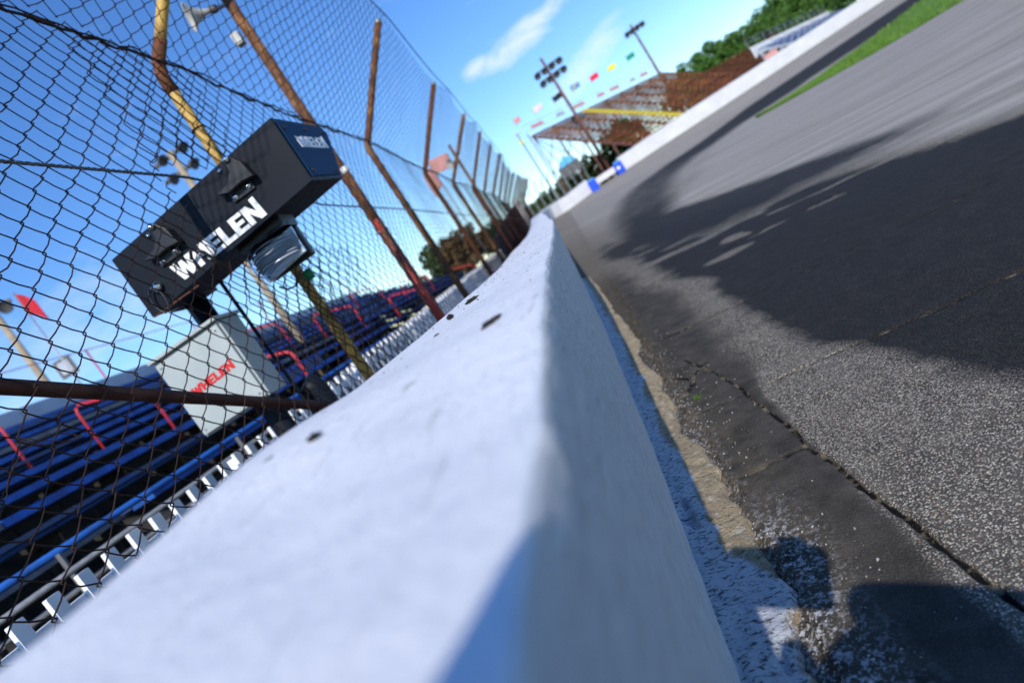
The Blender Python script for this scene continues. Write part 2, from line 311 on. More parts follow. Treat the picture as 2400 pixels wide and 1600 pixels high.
def near_barrier():
    ys = [-1.2]
    while ys[-1] < 44.6: ys.append(ys[-1] + max(.008, min(.6, .008+abs(ys[-1])*.012)))
    y = np.array(ys); n = len(y)
    wid = .40 + .02*vnoise(y*1.3, y*0, 5)
    tt = np.linspace(0, 1, 16)[1:-1]; secs = []
    xr, zr, xbb, zbb = xrt(y), zrt(y), xb(y), zb(y)
    xr = xr + .0035*vnoise(y*9, y*0+3, 1)*np.exp(-y*0) + .006*vnoise(y*2.1, y*0, 2)
    P = []
    for k in np.linspace(-.05, .985, 26):       # track-side face
        bul = .003*math.sin(math.pi*max(k, 0))
        P.append(np.stack([xbb+(xr-xbb)*k+bul + .0035*vnoise(y*14, y*0+k*22, 7), y, zbb+(zr-zbb)*k], 1))
    P.append(np.stack([xr-.004, y, zr-.003], 1)); P.append(np.stack([xr-.012, y, zr+.0005], 1))
    zl = zr + dzl(y)
    for k in tt:
        x = xr-.012-(wid-.03)*k
        P.append(np.stack([x, y, zr+(zl-zr)*k + .0016*vnoise(y*16, x*26, 9) + .004*vnoise(y*3.2, x*6, 10)], 1))
    P.append(np.stack([xr-wid+.012, y, zl], 1)); P.append(np.stack([xr-wid-.004*vnoise(y*6, y*0, 4), y, zl-.012], 1)); P.append(np.stack([xr-wid-.05, y, zl-1.5], 1))
    V = np.stack(P, 1); k = V.shape[1]
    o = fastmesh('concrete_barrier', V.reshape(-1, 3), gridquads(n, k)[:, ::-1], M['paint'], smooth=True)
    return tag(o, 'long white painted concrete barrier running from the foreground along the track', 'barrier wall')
near_barrier()

# ------------------------------------------------------------------ the far wall across the turn
FARY = 48.3
def far_section(name, pts, z0, z1, label, t=.4, lean=.12):
    """wall of plan polyline pts (x, y, base z, top z)"""
    P = np.array(pts, float); d = np.gradient(P[:, :2], axis=0); d /= np.linalg.norm(d, axis=1)[:, None]; nrm = np.stack([d[:, 1], -d[:, 0]], 1)   # towards the track
    rows = []
    for off, zz in ((.0, P[:, 2]-.3), (.0, P[:, 2]), (lean*.5, (P[:, 2]+P[:, 3])/2), (lean, P[:, 3]-.02), (lean-.02, P[:, 3]), (lean-t, P[:, 3]+.07), (lean-t-.02, P[:, 3]), (lean-t-.05, P[:, 2]-.6)):
        rows.append(np.stack([P[:, 0]+nrm[:, 0]*off, P[:, 1]+nrm[:, 1]*off, zz], 1))
    V = np.stack(rows, 1); n, k = V.shape[:2]; mb = MB(); mb.add(V.reshape(-1, 3), [tuple(q) for q in gridquads(n, k)[:, ::-1]] + [tuple(range(k)), tuple((n-1)*k+i for i in range(k))[::-1]])
    return tag(mb.build(name, M['far_paint']), label, 'barrier wall')
far_section('concrete_barrier', [(-1.225, 44.3, .40, 1.30), (-1.22, 45.6, .42, 1.35), (-1.0, 46.5, .42, 1.38), (-.4, 47.1, .45, 1.38), (.5, 47.4, .49, 1.37), (2.05, 47.75, .60, 1.52)], 0, 0, 'white barrier corner with a blue block at its far end')
far_section('concrete_barrier', [(4.55, 48.2, .60, 1.56), (7, 48.25, .60, 1.60), (11, 48.3, .58, 1.55), (16, 48.4, .53, 1.45), (24, 48.8, .46, 1.34), (34, 49.8, .42, 1.28), (50, 53, .40, 1.25)], 0, 0, 'long white barrier around the far turn beneath the rusty grandstand')
g = thing('track_gate', 'low white gate rail bridging the gap between two blue blocks', 'gate', (3.2, 48.1, .6))
MB().box(2.4, 4.3, 48.02, 48.16, .86, 1.28).build('gate_beam', M['far_paint'], g, bevel=.02)
for x in (2.7, 3.9): MB().box(x-.05, x+.05, 48.17, 48.27, .5, 1.25).build('gate_leg', M['galv'], g)
def blue_block(x, y, z, lab):
    b = thing('crash_block', lab, 'crash cushion', (x, y, z), 0, 'blue blocks at the track gate')
    MB().box(x-.28, x+.28, y-.75, y-.02, z+.02, z+.82).build('block', M['barrierblue'], b, bevel=.06)
    MB().box(x-.25, x+.25, y-.70, y-.05, z+.825, z+.90).build('lid', M['skyblue'], b, bevel=.02)
    return b
blue_block(2.28, 47.7, .50, 'bright blue block capping the barrier corner, left of the gate rail')
b2 = blue_block(4.35, 48.1, .55, 'blue block with white mark, right of the gate rail')
MB().lathe([(.11, 0), (.11, .012), (.0001, .013)], 14, (4.26, 47.33, 1.0), (0, -1, 0)).build('white_mark', M['white'], b2)

# ------------------------------------------------------------------ racetrack surface
def bank(s): return .105*np.minimum(s, 7) + .735*0 + .06*np.clip(s-7, 0, 6) + .01*np.clip(s-13, 0, 40)
def track_z(x, y):
    s = np.maximum(x-xb(y), 0); df = np.maximum(FARY-y, 0)
    zn = zb(y)-bank(s); zf = np.interp(x, [-2, 0, 2, 7, 16, 60], [.40, .46, .60, .60, .53, .40])-.11*np.minimum(df, 18)-.02*np.clip(df-18, 0, 60)
    k = 2.2; m_ = np.maximum(zn, zf); far = smooth(6, 16, y)
    sm_ = m_ + np.log(np.exp(k*(zn-m_))+np.exp(k*(zf-m_)))/k*.6
    return zn*(1-far)+sm_*far
def seg_d(x, y, pl):
    d = np.full(np.broadcast(x, y).shape, 9.)
    for (ax, ay), (bx, by) in zip(pl[:-1], pl[1:]):
        ux, uy = bx-ax, by-ay; t = np.clip(((x-ax)*ux+(y-ay)*uy)/(ux*ux+uy*uy+1e-12), 0, 1); d = np.minimum(d, np.hypot(x-ax-t*ux, y-ay-t*uy))
    return d
def wob(a, b, n, amp, seed):
    t = np.linspace(0, 1, n); r = np.random.default_rng(seed); nx, ny = -(b[1]-a[1]), b[0]-a[0]; L = math.hypot(nx, ny)
    o = np.cumsum(r.normal(0, 1, n)); o = (o-t*o[-1])*amp/max(1, math.sqrt(n)); return [(a[0]+(b[0]-a[0])*k+nx/L*q, a[1]+(b[1]-a[1])*k+ny/L*q) for k, q in zip(t, o)]
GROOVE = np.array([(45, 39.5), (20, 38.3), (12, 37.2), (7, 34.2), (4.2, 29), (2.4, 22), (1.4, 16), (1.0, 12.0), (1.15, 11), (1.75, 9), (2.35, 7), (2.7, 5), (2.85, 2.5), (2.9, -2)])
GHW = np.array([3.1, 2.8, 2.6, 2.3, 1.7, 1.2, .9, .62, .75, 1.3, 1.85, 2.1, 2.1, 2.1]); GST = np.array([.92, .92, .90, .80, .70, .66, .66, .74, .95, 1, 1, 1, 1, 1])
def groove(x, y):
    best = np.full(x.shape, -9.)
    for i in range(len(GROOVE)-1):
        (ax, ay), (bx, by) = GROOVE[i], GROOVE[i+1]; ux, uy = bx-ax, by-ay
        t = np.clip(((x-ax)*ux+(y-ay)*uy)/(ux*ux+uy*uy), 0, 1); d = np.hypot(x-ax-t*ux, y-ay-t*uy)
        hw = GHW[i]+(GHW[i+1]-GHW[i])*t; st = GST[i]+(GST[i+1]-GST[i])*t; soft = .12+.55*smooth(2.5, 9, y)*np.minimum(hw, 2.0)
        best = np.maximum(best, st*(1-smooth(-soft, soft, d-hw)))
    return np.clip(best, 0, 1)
CR = [wob((-.12, 4.05), (.5, 4.08), 14, .02, 1), wob((.5, 4.08), (3.2, 3.98), 14, .02, 2), wob((.02, 2.72), (2.6, 2.62), 22, .018, 3), wob((-.10, 6.1), (3.0, 5.95), 16, .03, 4),
      wob((.30, 1.0), (.235, 2.0), 14, .012, 5), wob((.235, 2.0), (.20, 2.75), 10, .012, 6), wob((.20, 2.75), (.08, 3.5), 10, .012, 8), wob((-.02, 2.05), (.23, 2.08), 8, .01, 9),
      wob((-.10, 3.55), (.06, 3.18), 9, .03, 10), wob((.06, 3.18), (-.06, 2.85), 9, .03, 11), wob((.06, 3.18), (.16, 3.3), 6, .02, 12), wob((1.2, 9.3), (3.2, 8.4), 16, .12, 13), wob((2.6, 6.2), (3.4, 5.0), 10, .10, 14), wob((-.06, 2.85), (-.10, 2.6), 6, .02, 18)]
CRW = [.016, .007, .009, .012, .0085, .008, .007, .007, .014, .016, .012, .010, .012, .012]
def track():
    ss = [0.]
    while ss[-1] < 62: ss.append(ss[-1] + (.0085 if ss[-1] < .58 else min(2.5, .0085+(ss[-1]-.58)*.032)))
    ys = [.55]
    while ys[-1] < FARY: ys.append(min(ys[-1] + (.012 if ys[-1] < 3.4 else min(.6, .012+(ys[-1]-3.4)*.013)), FARY))
    ys = [-3., -1.5, -.5, 0, .3] + ys
    y, s = np.meshgrid(np.array(ys), np.array(ss), indexing='ij'); x = xb(y)+s-.004; x = np.where(s == 0, x-.03, x)
    z = track_z(x, y)
    cr = np.zeros(x.shape)
    for pl, w in zip(CR, CRW): cr = np.maximum(cr, 1-smooth(w*.45, w*1.25, seg_d(x, y, pl)+.004*vnoise(x*40, y*40, 3)))
    edge = x-(-.045+.035*vnoise(y*5, y*0, 21)+.02*vnoise(y*21, y*0, 22))            # ragged edge of the asphalt against the toe
    near = 1-smooth(7, 9, y)
    z = z - .012*cr*near + .0035*vnoise(x*9, y*9, 30)*near + .006*vnoise(x*2, y*2, 31)*near - .022*(1-smooth(-.005, .025, edge))*near
    z = z + .004*vnoise(x*45, y*45, 33)*smooth(.12, 0, edge)*near
    rub_shade = groove(x, y)*smooth(6, 9, y)
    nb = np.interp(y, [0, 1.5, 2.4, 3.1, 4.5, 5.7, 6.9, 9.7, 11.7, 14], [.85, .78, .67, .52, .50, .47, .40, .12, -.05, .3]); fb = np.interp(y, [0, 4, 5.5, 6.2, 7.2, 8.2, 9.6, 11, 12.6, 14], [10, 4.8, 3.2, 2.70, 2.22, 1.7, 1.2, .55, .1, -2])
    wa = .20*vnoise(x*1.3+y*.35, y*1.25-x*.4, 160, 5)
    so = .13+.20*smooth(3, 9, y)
    band = smooth(-so, so+.10*smooth(5, 2, y), x-nb+wa)*smooth(-so*2, so*2, fb-x+wa*1.6)  # soft-edged shade across the near track, painted through the rubber mask
    for cx, cy, ex, ey, st_ in ((1.45, 7.75, .62, .50, .9), (1.12, 6.35, .13, .22, .85), (.90, 5.72, .22, .13, .7), (1.5, 5.95, .40, .06, .6), (2.25, 6.55, .70, .09, .8), (.72, 7.3, .40, .22, .75), (.75, 9.0, .35, .5, .6)):  # brighter breaks in the painted shade
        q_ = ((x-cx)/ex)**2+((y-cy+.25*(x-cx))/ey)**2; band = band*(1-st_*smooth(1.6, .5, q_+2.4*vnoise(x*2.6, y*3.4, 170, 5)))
    rub_shade = np.maximum(rub_shade, band)
    lx = np.interp(y, [0, 2.6, 3.0, 4.6, 6.5], [.235, .235, .33, .31, .12])
    lane = smooth(.02+.10*smooth(2.6, 3.4, y), -.01-.10*smooth(2.6, 3.4, y), x-lx+.012*vnoise(y*6, y*0, 50)+.12*vnoise(x*3, y*2.4, 51)*smooth(2.6, 3.4, y))*near
    gx = np.interp(y, [0, 4, 5.5, 6.2, 7.2, 8.2, 9.6, 11, 12, 16, 22, 29, 34, 37, 48], [10, 4.8, 3.2, 2.7, 2.22, 1.7, 1.2, .6, .6, 2.2, 3.6, 5.9, 9, 14, 60])
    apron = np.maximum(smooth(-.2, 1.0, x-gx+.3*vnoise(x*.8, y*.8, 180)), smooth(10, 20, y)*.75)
    spl = np.maximum(smooth(.17, .0, np.abs(x+.02+.05*vnoise(y*3, y*0, 60)))*smooth(2.0, 1.55, y), .55*smooth(.06, 0, edge)*smooth(4.5, 2, y))
    dirt = np.maximum(smooth(.10, .0, edge)*.8, .6*smooth(.12, 0, np.abs(x-.05))*smooth(3.2, 2.2, y))
    dirt = np.maximum(dirt, .75*smooth(1.2, .1, s)*smooth(6, 15, y)); dirt = np.maximum(dirt, .6*smooth(2.0, .2, FARY-y))
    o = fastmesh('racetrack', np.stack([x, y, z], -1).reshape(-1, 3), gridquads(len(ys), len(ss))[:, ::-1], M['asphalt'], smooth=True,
                 attrs=dict(rubber=rub_shade, crack=cr, smooth=lane, apron=apron, splash=spl, dirt=dirt))  # rubber attribute also carries the painted near shade
    o['kind'] = 'structure'; o['label'] = 'banked asphalt racetrack with a rubbered groove and painted-in near shade'
track()
def toe():
    ys = np.arange(.6, 9, .014); n = len(ys); ks = np.linspace(0, 1, 22)
    y, k = np.meshgrid(ys, ks, indexing='ij')
    brk = smooth(-.25, .15, vnoise(ys*1.1, ys*0, 71)+.35)
    out = xb(ys)+.128+.05*brk*(1+.6*vnoise(ys*7, ys*0, 72))+.018*vnoise(ys*26, ys*0, 73)-.03*smooth(3, 6, ys)
    x = xb(y)-.02+(out-xb(ys)+.02)[:, None]*k
    z = track_z(x, y)+.010+.016*(1-k)+.005*vnoise(x*40, y*40, 74)+.009*vnoise(x*13, y*13, 75); z = z-.06*smooth(.90, 1, k)-.02*smooth(.45, .7, vnoise(x*11, y*8, 79))
    o = fastmesh('concrete_toe', np.stack([x, y, z], -1).reshape(-1, 3), gridquads(n, 22)[:, ::-1], M['toe'], smooth=True, attrs=dict(white=smooth(.72, .30, k+.12*vnoise(y*4, k*3, 76)-.35*smooth(1.75, 1.45, y))))
    o['kind'] = 'structure'; o['label'] = 'pitted concrete toe along the barrier base, beige under white overspray'
toe()
# infield grass
def infield():
    tip = np.array([8.4, 29.8]); n, m_ = 60, 14; V = []; t = np.linspace(0, 1, n)**1.6
    up = np.array([np.interp(t, [0, .12, .32, 1], [8.4, 12.6, 19.3, 48]), np.interp(t, [0, .12, .32, 1], [29.8, 32.9, 36.9, 44])]).T
    lo = np.array([np.interp(t, [0, .12, .32, 1], [8.4, 11.9, 15.2, 30]), np.interp(t, [0, .12, .32, 1], [29.8, 26.7, 23.9, 11.5])]).T
    k = np.linspace(0, 1, m_)[None, :, None]; P = lo[:, None]*(1-k)+up[:, None]*k; x, y = P[..., 0], P[..., 1]
    edge = np.minimum(np.minimum(k[..., 0], 1-k[..., 0])*8, 1); z = track_z(x, y)+.004+.05*edge+.03*vnoise(x*1.2, y*1.2, 5)*edge
    o = fastmesh('infield_grass', np.stack([x, y, z], -1).reshape(-1, 3), gridquads(n, m_), M['grass'], smooth=True); o['kind'] = 'structure'
    N_ = 26000; a, b = RNG.random(N_)**1.5, RNG.random(N_); i = a*(n-1); i0 = i.astype(int); fr = i-i0; i1 = np.minimum(i0+1, n-1)
    lo2 = lo[i0]*(1-fr[:, None])+lo[i1]*fr[:, None]; up2 = up[i0]*(1-fr[:, None])+up[i1]*fr[:, None]; q = lo2*(1-b[:, None])+up2*b[:, None]
    zz = track_z(q[:, 0], q[:, 1])+.03; h = .05+.05*RNG.random(N_); an = RNG.random(N_)*6.28; dx, dy = np.cos(an)*.03, np.sin(an)*.03; le = RNG.normal(0, .03, (N_, 2))
    V = np.stack([np.stack([q[:, 0]-dx, q[:, 1]-dy, zz], 1), np.stack([q[:, 0]+dx, q[:, 1]+dy, zz], 1), np.stack([q[:, 0]+le[:, 0], q[:, 1]+le[:, 1], zz+h], 1)], 1).reshape(-1, 3)
    g_ = fastmesh('grass_blades', V, np.arange(3*N_).reshape(-1, 3), leafmat('grass_blade', (.075, .17, .012), (.13, .25, .03)))
    tag(g_, 'bright green mown grass of the infield strip', 'grass', kind='stuff')
infield()
# land outside the barrier
def sheet(name, x0, x1, y0, y1, n, m_, zf, mat, lab):
    x, y = np.meshgrid(np.linspace(x0, x1, n), np.linspace(y0, y1, m_), indexing='ij'); V = np.stack([x, y, zf(x, y)], -1)
    o = fastmesh(name, V.reshape(-1, 3), gridquads(n, m_), mat, smooth=True); o['kind'] = 'structure'; o['label'] = lab
ys_ = np.linspace(-6, 46.8, 60)
def spectator_ground():
    k = np.linspace(0, 1, 50); y, kk = np.meshgrid(ys_, k, indexing='ij'); x = (xb(y)-.30)*(1-kk)-45*kk
    z = -1.05+np.clip(y, 0, 60)*.027+.04*vnoise(x*.8, y*.8, 6)
    o = fastmesh('spectator_ground', np.stack([x, y, z], -1).reshape(-1, 3), gridquads(60, 50), M['soil'], smooth=True); o['kind'] = 'structure'; o['label'] = 'dark trodden ground beneath the blue bleachers'
spectator_ground()
sheet('outer_ground', -60, 140, 48.9, 420, 60, 60, lambda x, y: .30+.4*vnoise(x*.05, y*.05, 9)*smooth(60, 90, y)+np.maximum(0, -(y-49.5-np.clip((x-20)*.2, 0, 9)))*-.3, M['verge'], 'dry verge beyond the far wall')
sheet('ground', -900, 900, -900, 900, 3, 3, lambda x, y: x*0-3.2, M['verge'], 'open ground reaching to the horizon')

# ------------------------------------------------------------------ catch fence: bent posts, cables, chain link
PY = np.array([-3.9, 0.0, 3.97, 7.98, 11.1, 13.9, 17.5, 20.2, 23.1, 25.9, 28.4, 31.0, 34.0, 36.4, 38.8, 41.0, 43.0])
PX = np.array([-1.5, -1.5, -1.5, -1.5, -1.55, -1.6, -1.68, -1.75, -1.80, -1.92, -2.02, -2.07, -2.03, -2.0, -2.0, -1.98, -1.97])
PZ = np.array([2.0, 2.0, 2.02, 1.98, 1.90, 1.87, 1.96, 1.98, 2.03, 2.0, 1.98, 2.06, 2.14, 2.2, 2.27, 2.33, 2.4])
fx = lambda y: np.interp(y, PY, PX); fz = lambda y: np.interp(y, PY, PZ)
OVX, OVZ = .94, 1.0                                   # reach and rise of the overhang
fence = thing('catch_fence', 'rusty chain link catch fence with bent posts behind the white barrier', 'fence', (-1.5, 3.97, -1.05))
for i in range(2, len(PY)):
    y, x, z = float(PY[i]), float(PX[i])-.045, float(PZ[i]); g0 = -1.05+.027*y
    ox = OVX+random.uniform(-.06, .05); oz = OVZ+random.uniform(-.05, .05); tl = random.uniform(-.05, .05)
    mat = M['gold'] if i == 2 else M['rust2'] if i in (3, 5) else M['rust']
    p = MB().tube([(x, y, g0-.1), (x, y, z-.12), (x, y, z-.04), (x+.03, y, z+.03), (x+.10, y, z+.10), (x+.5*ox, y+tl*.5, z+.5*oz), (x+ox, y+tl, z+oz)], .034 if i == 2 else .040, 14).build('post', mat, fence, True)
    if i == 2:
        p['label'] = 'fence post with flaking gold paint'
        MB().tube([(x, y, z-.16), (x, y, z-.05), (x+.03, y, z+.03), (x+.12, y, z+.12)], .038, 14).build('bend_sleeve', M['rust'], p, True)
    MB().lathe([(.040, 0), (.042, .02), (.03, .045), (.001, .055)], 12, (x+ox-.01, y+tl, z+oz-.01), (ox, 0, oz)).build('cap', M['galv'], p, True)
    MB().tube([(x+.038*math.cos(a), y+.038*math.sin(a), z-.4) for a in np.linspace(0, 6.3, 12)], .004, 5).build('tie_wire', M['wire'], p, True)
def wobbly(y0, y1, n, fxx, fzz, amp, seed):
    y = np.linspace(y0, y1, n); r = np.random.default_rng(seed)
    return np.stack([fxx(y)+r.normal(0, amp, n), y, fzz(y)+r.normal(0, amp, n)], 1)
yb = np.linspace(.4, 34, 420); sag = lambda y: -.05*np.abs(np.sin((y-3.97)*math.pi/3.9))
mb = MB(); mb.tube(wobbly(.4, 34, 420, lambda y: fx(y)+.02, lambda y: fz(y)+sag(y), .006, 3), .006+.004*np.abs(np.random.default_rng(4).normal(0, 1, 420)).clip(0, 1.6), 6)
mb.tube(wobbly(.4, 34, 300, lambda y: fx(y)+.03, lambda y: fz(y)+sag(y)+.010, .006, 8), .0045, 5).build('bend_rail', M['wire'], fence, True)
mb = MB(); yy = np.linspace(.4, 34, 1400)
for k in range(3):
    a = yy*55+k*2.094; mb.tube(np.stack([fx(yy)+.018+.004*np.cos(a), yy, np.interp(yy, [0, 2.2, 3.3, 5, 12, 34], [1.19, 1.195, 1.207, 1.08, 1.05, 1.25])+.004*np.sin(a)], 1), .0042, 5)
mb.build('steel_cable', M['cable'], fence, True)
mb = MB(); mb.tube(np.stack([fx(yb)+OVX+.02, yb, fz(yb)+OVZ-.02-.16*np.abs(np.sin((yb-3.97)*math.pi/3.9))**1.5], 1), .007, 5).build('top_cable', M['wire'], fence, True)
MB().tube([(-1.535, .7, .838), (-1.535, 1.67, .471), (-1.535, 3.34, -.150), (-1.535, 3.9, -.36)], .024, 16).build('brace_pipe', M['pipe'], fence, True)

def tubes(P, r, n):
    """P: wires x points x 3 -> verts, quads"""
    w, k, _ = P.shape; T = np.gradient(P, axis=1); T /= np.linalg.norm(T, axis=2, keepdims=True)+1e-9
    a = np.cross(T, np.array([1., .02, .01])); a /= np.linalg.norm(a, axis=2, keepdims=True)+1e-9; b = np.cross(T, a)
    th = np.arange(n)*2*math.pi/n
    V = P[:, :, None]+r*(np.cos(th)[:, None]*a[:, :, None]+np.sin(th)[:, None]*b[:, :, None])
    base = (np.arange(w)*k*n)[:, None, None]; i = np.arange(k-1)[None, :, None]*n; j = np.arange(n)[None, None, :]; j2 = (j+1) % n
    q = np.stack([base+i+j, base+i+j2, base+i+n+j2, base+i+n+j], -1)
    return V, q
PITCHY = .078; PITCHM = .0600                                        # half a diamond
def weave(k0, k1, v0, v1, near, seed, warp):
    """zigzag wires k0..k1 (along y) between v0..v1 (up the sheet) -> flat coordinates (y, v, depth)"""
    ks = np.arange(k0, k1); nb = int((v1-v0)/PITCHM)+1
    if near: sub = np.array([0, .10, .5, .90]); nd = np.array([0., 1, 1, 1])
    else: sub = np.array([0, .5]); nd = np.array([0., 1])
    b = np.arange(nb)[:, None]; tt = (b+sub).ravel(); fr = np.tile(sub, nb); dm = np.tile(nd, nb); bi = np.repeat(np.arange(nb), len(sub))
    par = (bi[None, :]+ks[:, None]) % 2
    tri = np.where(par == 0, fr[None], 1-fr[None]); ov = .10
    y = (ks[:, None]+tri*(1+2*ov)-ov)*PITCHY
    if near: y = y+np.where((fr > .05) & (fr < .95) & (np.abs(fr-.5) > .1), (tri-.5)*.004, 0)
    v = v0+tt[None]*PITCHM+np.zeros_like(y)
    if near: v = v-.0035*np.where(fr == .5, 1, 0)[None]
    dep = np.where(par == 0, 1, -1)*dm[None]*.0026
    return y, v, dep
def panel(name, i, y0, y1, upper, near, seed, hole=False, warp=1., v0=None, v1=None, xoff=0., parent=fence):
    vv0, vv1 = (0.02, 1.34) if upper else (-.42, 2.0)
    if v0 is not None: vv0, vv1 = v0, v1
    y, v, dep = weave(int(y0/PITCHY), int(y1/PITCHY), vv0, vv1, near, seed, warp)
    r = 11+seed
    # slack: the sheet bulges, leans and is dented; diamonds stretch
    dy = warp*(.035*vnoise(y*.9, v*.9, r)+.012*vnoise(y*4, v*4, r+1)+.004*vnoise(y*15, v*15, r+2)); dv = warp*(.03*vnoise(y*1.0, v*1.0, r+3)+.014*vnoise(y*3.5, v*3.5, r+4)+.004*vnoise(y*15, v*15, r+5))
    dx = warp*(.05*vnoise(y*.7, v*.7, r+6)+.02*vnoise(y*3, v*3, r+7))
    y2 = y+dy; v2 = v+dv
    if upper:
        f_ = v2/1.372; sg = -.13*np.abs(np.sin((y2-3.97)*math.pi/3.9))*f_
        X = fx(y2)+.01+f_*OVX+dep*.7+dx*.6+sg*.6; Z = fz(y2)+f_*OVZ-dep*.7+sg
    else:
        X = fx(y2)+.012+dep+dx*.5+xoff; Z = v2*(fz(y2)/2.0)+0*v2
    P = np.stack([X, y2, Z], -1); n = 6 if near and y0 < 4.2 else 4 if near else 3
    V, q = tubes(P, .0025 if near else .0032, n)
    if hole:
        Y, Zc = P[:, :, 1], P[:, :, 2]; ins = ((Y > 3.10) & (Y < 4.1) & (Zc > .73) & (Zc < 1.27)); keep = ~(ins[:, :-1] | ins[:, 1:]); q = q[keep]
    o = fastmesh(name, V.reshape(-1, 3), q.reshape(-1, 4), M['wire'], parent, True); o['kind'] = 'stuff'; return o
bays = [(.75, 3.97), (3.97, 7.98), (7.98, 11.1), (11.1, 13.9), (13.9, 17.5), (17.5, 23.1), (23.1, 28.4), (28.4, 34.0), (34.0, 43.0)]
for i, (a, b) in enumerate(bays):
    panel('chain_link_panel', i, a, b, False, i < 2, 3*i, hole=i < 2)
    panel('overhang_panel', i, a, b, True, i < 2, 3*i+50)
panel('patch_panel', 0, 3.05, 4.15, False, True, 91, hole=True, warp=1.9, v0=.1, v1=1.94, xoff=.03)
panel('patch_panel', 0, 3.7, 4.9, False, True, 95, hole=True, warp=2.2, v0=-.2, v1=.75, xoff=.035)
mb = MB(); tt = np.linspace(0, 1, 30)
mb.tube(np.stack([-1.47+.02*np.sin(tt*5), 1.56+.13*np.sin(tt*4.4), .30-.09*tt-.04*np.sin(tt*7)], 1), .0016, 5).tube(np.stack([-1.475+.01*tt, 1.55+.12*tt, .31-.02*np.sin(tt*3)-.06*tt], 1), .0016, 5).build('loose_tie_wire', M['wire'], fence, True)
def mesh_sheet():  # added sheet, darkens the far bays like mesh overlapping at a grazing angle
    ys = np.linspace(15.5, 37, 60); zt = np.interp(ys, [15.5, 20, 28, 37], [.55, .95, 1.55, 2.25])+.03*vnoise(ys*1.5, ys*0, 3); zz = np.linspace(0, 1, 12)
    y, k = np.meshgrid(ys, zz, indexing='ij'); z = (-.5+.02*y)*(1-k)+zt[:, None]*k; x = fx(y)-.10+.05*vnoise(y*1.2, z*1.5, 8)-np.clip(y-34, 0, 9)*.03
    o = fastmesh('mesh_sheet', np.stack([x, y, z], -1).reshape(-1, 3), gridquads(60, 12), M['meshsheet'], None, True); sol = o.modifiers.new('solid', 'SOLIDIFY'); sol.thickness = .012
    tag(o, 'added dark maroon sheet behind the far fence posts in place of overlapping mesh', 'mesh_sheet')
mesh_sheet()
g = thing('gate_post', 'white upright post where the added maroon sheet ends', 'post', (-2.15, 38.2, .4))
MB().box(-2.26, -2.02, 38.1, 38.3, .3, 2.4).build('shaft', M['whitep'], g, bevel=.01); MB().box(-2.29, -1.99, 38.07, 38.33, 2.405, 2.46).build('cap', M['whitep'], g)

# ------------------------------------------------------------------ warning light sign, its cabinet and flood lamp
GL = dict(W=([(0, 1), (.20, 0), (.45, 0), (.56, .5), (.67, 0), (.92, 0), (1.14, 1), (.87, 1), (.78, .42), (.66, .92), (.46, .92), (.36, .42), (.28, 1)], 1.16),
          H=([(0, 0), (.26, 0), (.26, .38), (.50, .38), (.50, 0), (.76, 0), (.76, 1), (.50, 1), (.50, .62), (.26, .62), (.26, 1), (0, 1)], .82),
          E=([(0, 0), (.68, 0), (.68, .21), (.27, .21), (.27, .40), (.62, .40), (.62, .60), (.27, .60), (.27, .79), (.68, .79), (.68, 1), (0, 1)], .74),
          L=([(0, 0), (.66, 0), (.66, .23), (.27, .23), (.27, 1), (0, 1)], .70),
          N=([(0, 0), (.26, 0), (.26, .56), (.56, 0), (.86, 0), (.86, 1.16), (.60, 1.16), (.60, .46), (.30, 1), (0, 1)], .9))
def word(txt, o, ux, un, h, w, mat, parent, uz=(0, 0, 1)):
    o, ux, un, uz = (np.array(a, float) for a in (o, ux, un, uz)); tot = sum(GL[c][1] for c in txt); k = w/tot; x = 0
    for c in txt:
        mb = MB(); mb.prism(GL[c][0], o+ux*x*k, ux*k, uz*h, un, .003); mb.build('letter', mat, parent); x += GL[c][1]
BY = 3.2; tl = math.tan(math.radians(4.4))
sign = thing('warning_light_sign', 'black box sign on a pole poking through the fence, white lettering', 'sign', (-2.0, 3.62, -.95))
def sx_(x): return (x+2.006)*tl
# housing: five-sided end section swept along x, tilted slightly
sec = [(3.2, .728), (3.2, 1.070), (3.93, 1.135), (3.99, 1.105), (3.72, .775)]
mb = MB(); v = [(-2.006, y, z) for y, z in sec]+[(-.926, y, z+sx_(-.926)) for y, z in sec]
mb.add(v, [(0, 1, 2, 3, 4), (9, 8, 7, 6, 5)]+[(i, 5+i, 5+(i+1) % 5, (i+1) % 5) for i in range(5)]); hs_ = mb.build('housing', M['signblack'], sign, bevel=.004)
e = sx_(-.926)
pl_ = MB(); ins = [(3.225, .752+e), (3.225, 1.052+e), (3.915, 1.113+e), (3.965, 1.09+e), (3.705, .797+e)]
pl_.add([(-.923, y, z) for y, z in ins]+[(-.919, y, z) for y, z in ins], [(0, 1, 2, 3, 4), (9, 8, 7, 6, 5)]+[(i, 5+i, 5+(i+1) % 5, (i+1) % 5) for i in range(5)])
plate = pl_.build('end_plate', M['signblue'], sign); plate['label'] = 'blue end plate with small white lettering'
for y, z in ((3.27, 1.02), (3.58, 1.055), (3.88, 1.075), (3.27, .785), (3.64, .81)):
    MB().lathe([(.011, 0), (.011, .005), (.006, .009), (.0005, .010)], 10, (-.919, y, z+e), (1, 0, 0)).build('bolt', M['black'], plate, True)
word('WHELEN', (-.9185, 3.335, 1.004), (0, 1, .10), (1, 0, 0), .062, .46, M['letterw'], plate, (0, .02, 1))
word('WHELEN', (-1.765, 3.1985, .785), (1, 0, .04), (0, -1, 0), .092, .565, M['letterw'], hs_, (-.10, 0, 1))
MB().box(-1.99, -1.70, 3.19, 3.1975, .722, .730).build('red_edge_strip', M['pipe'], sign)
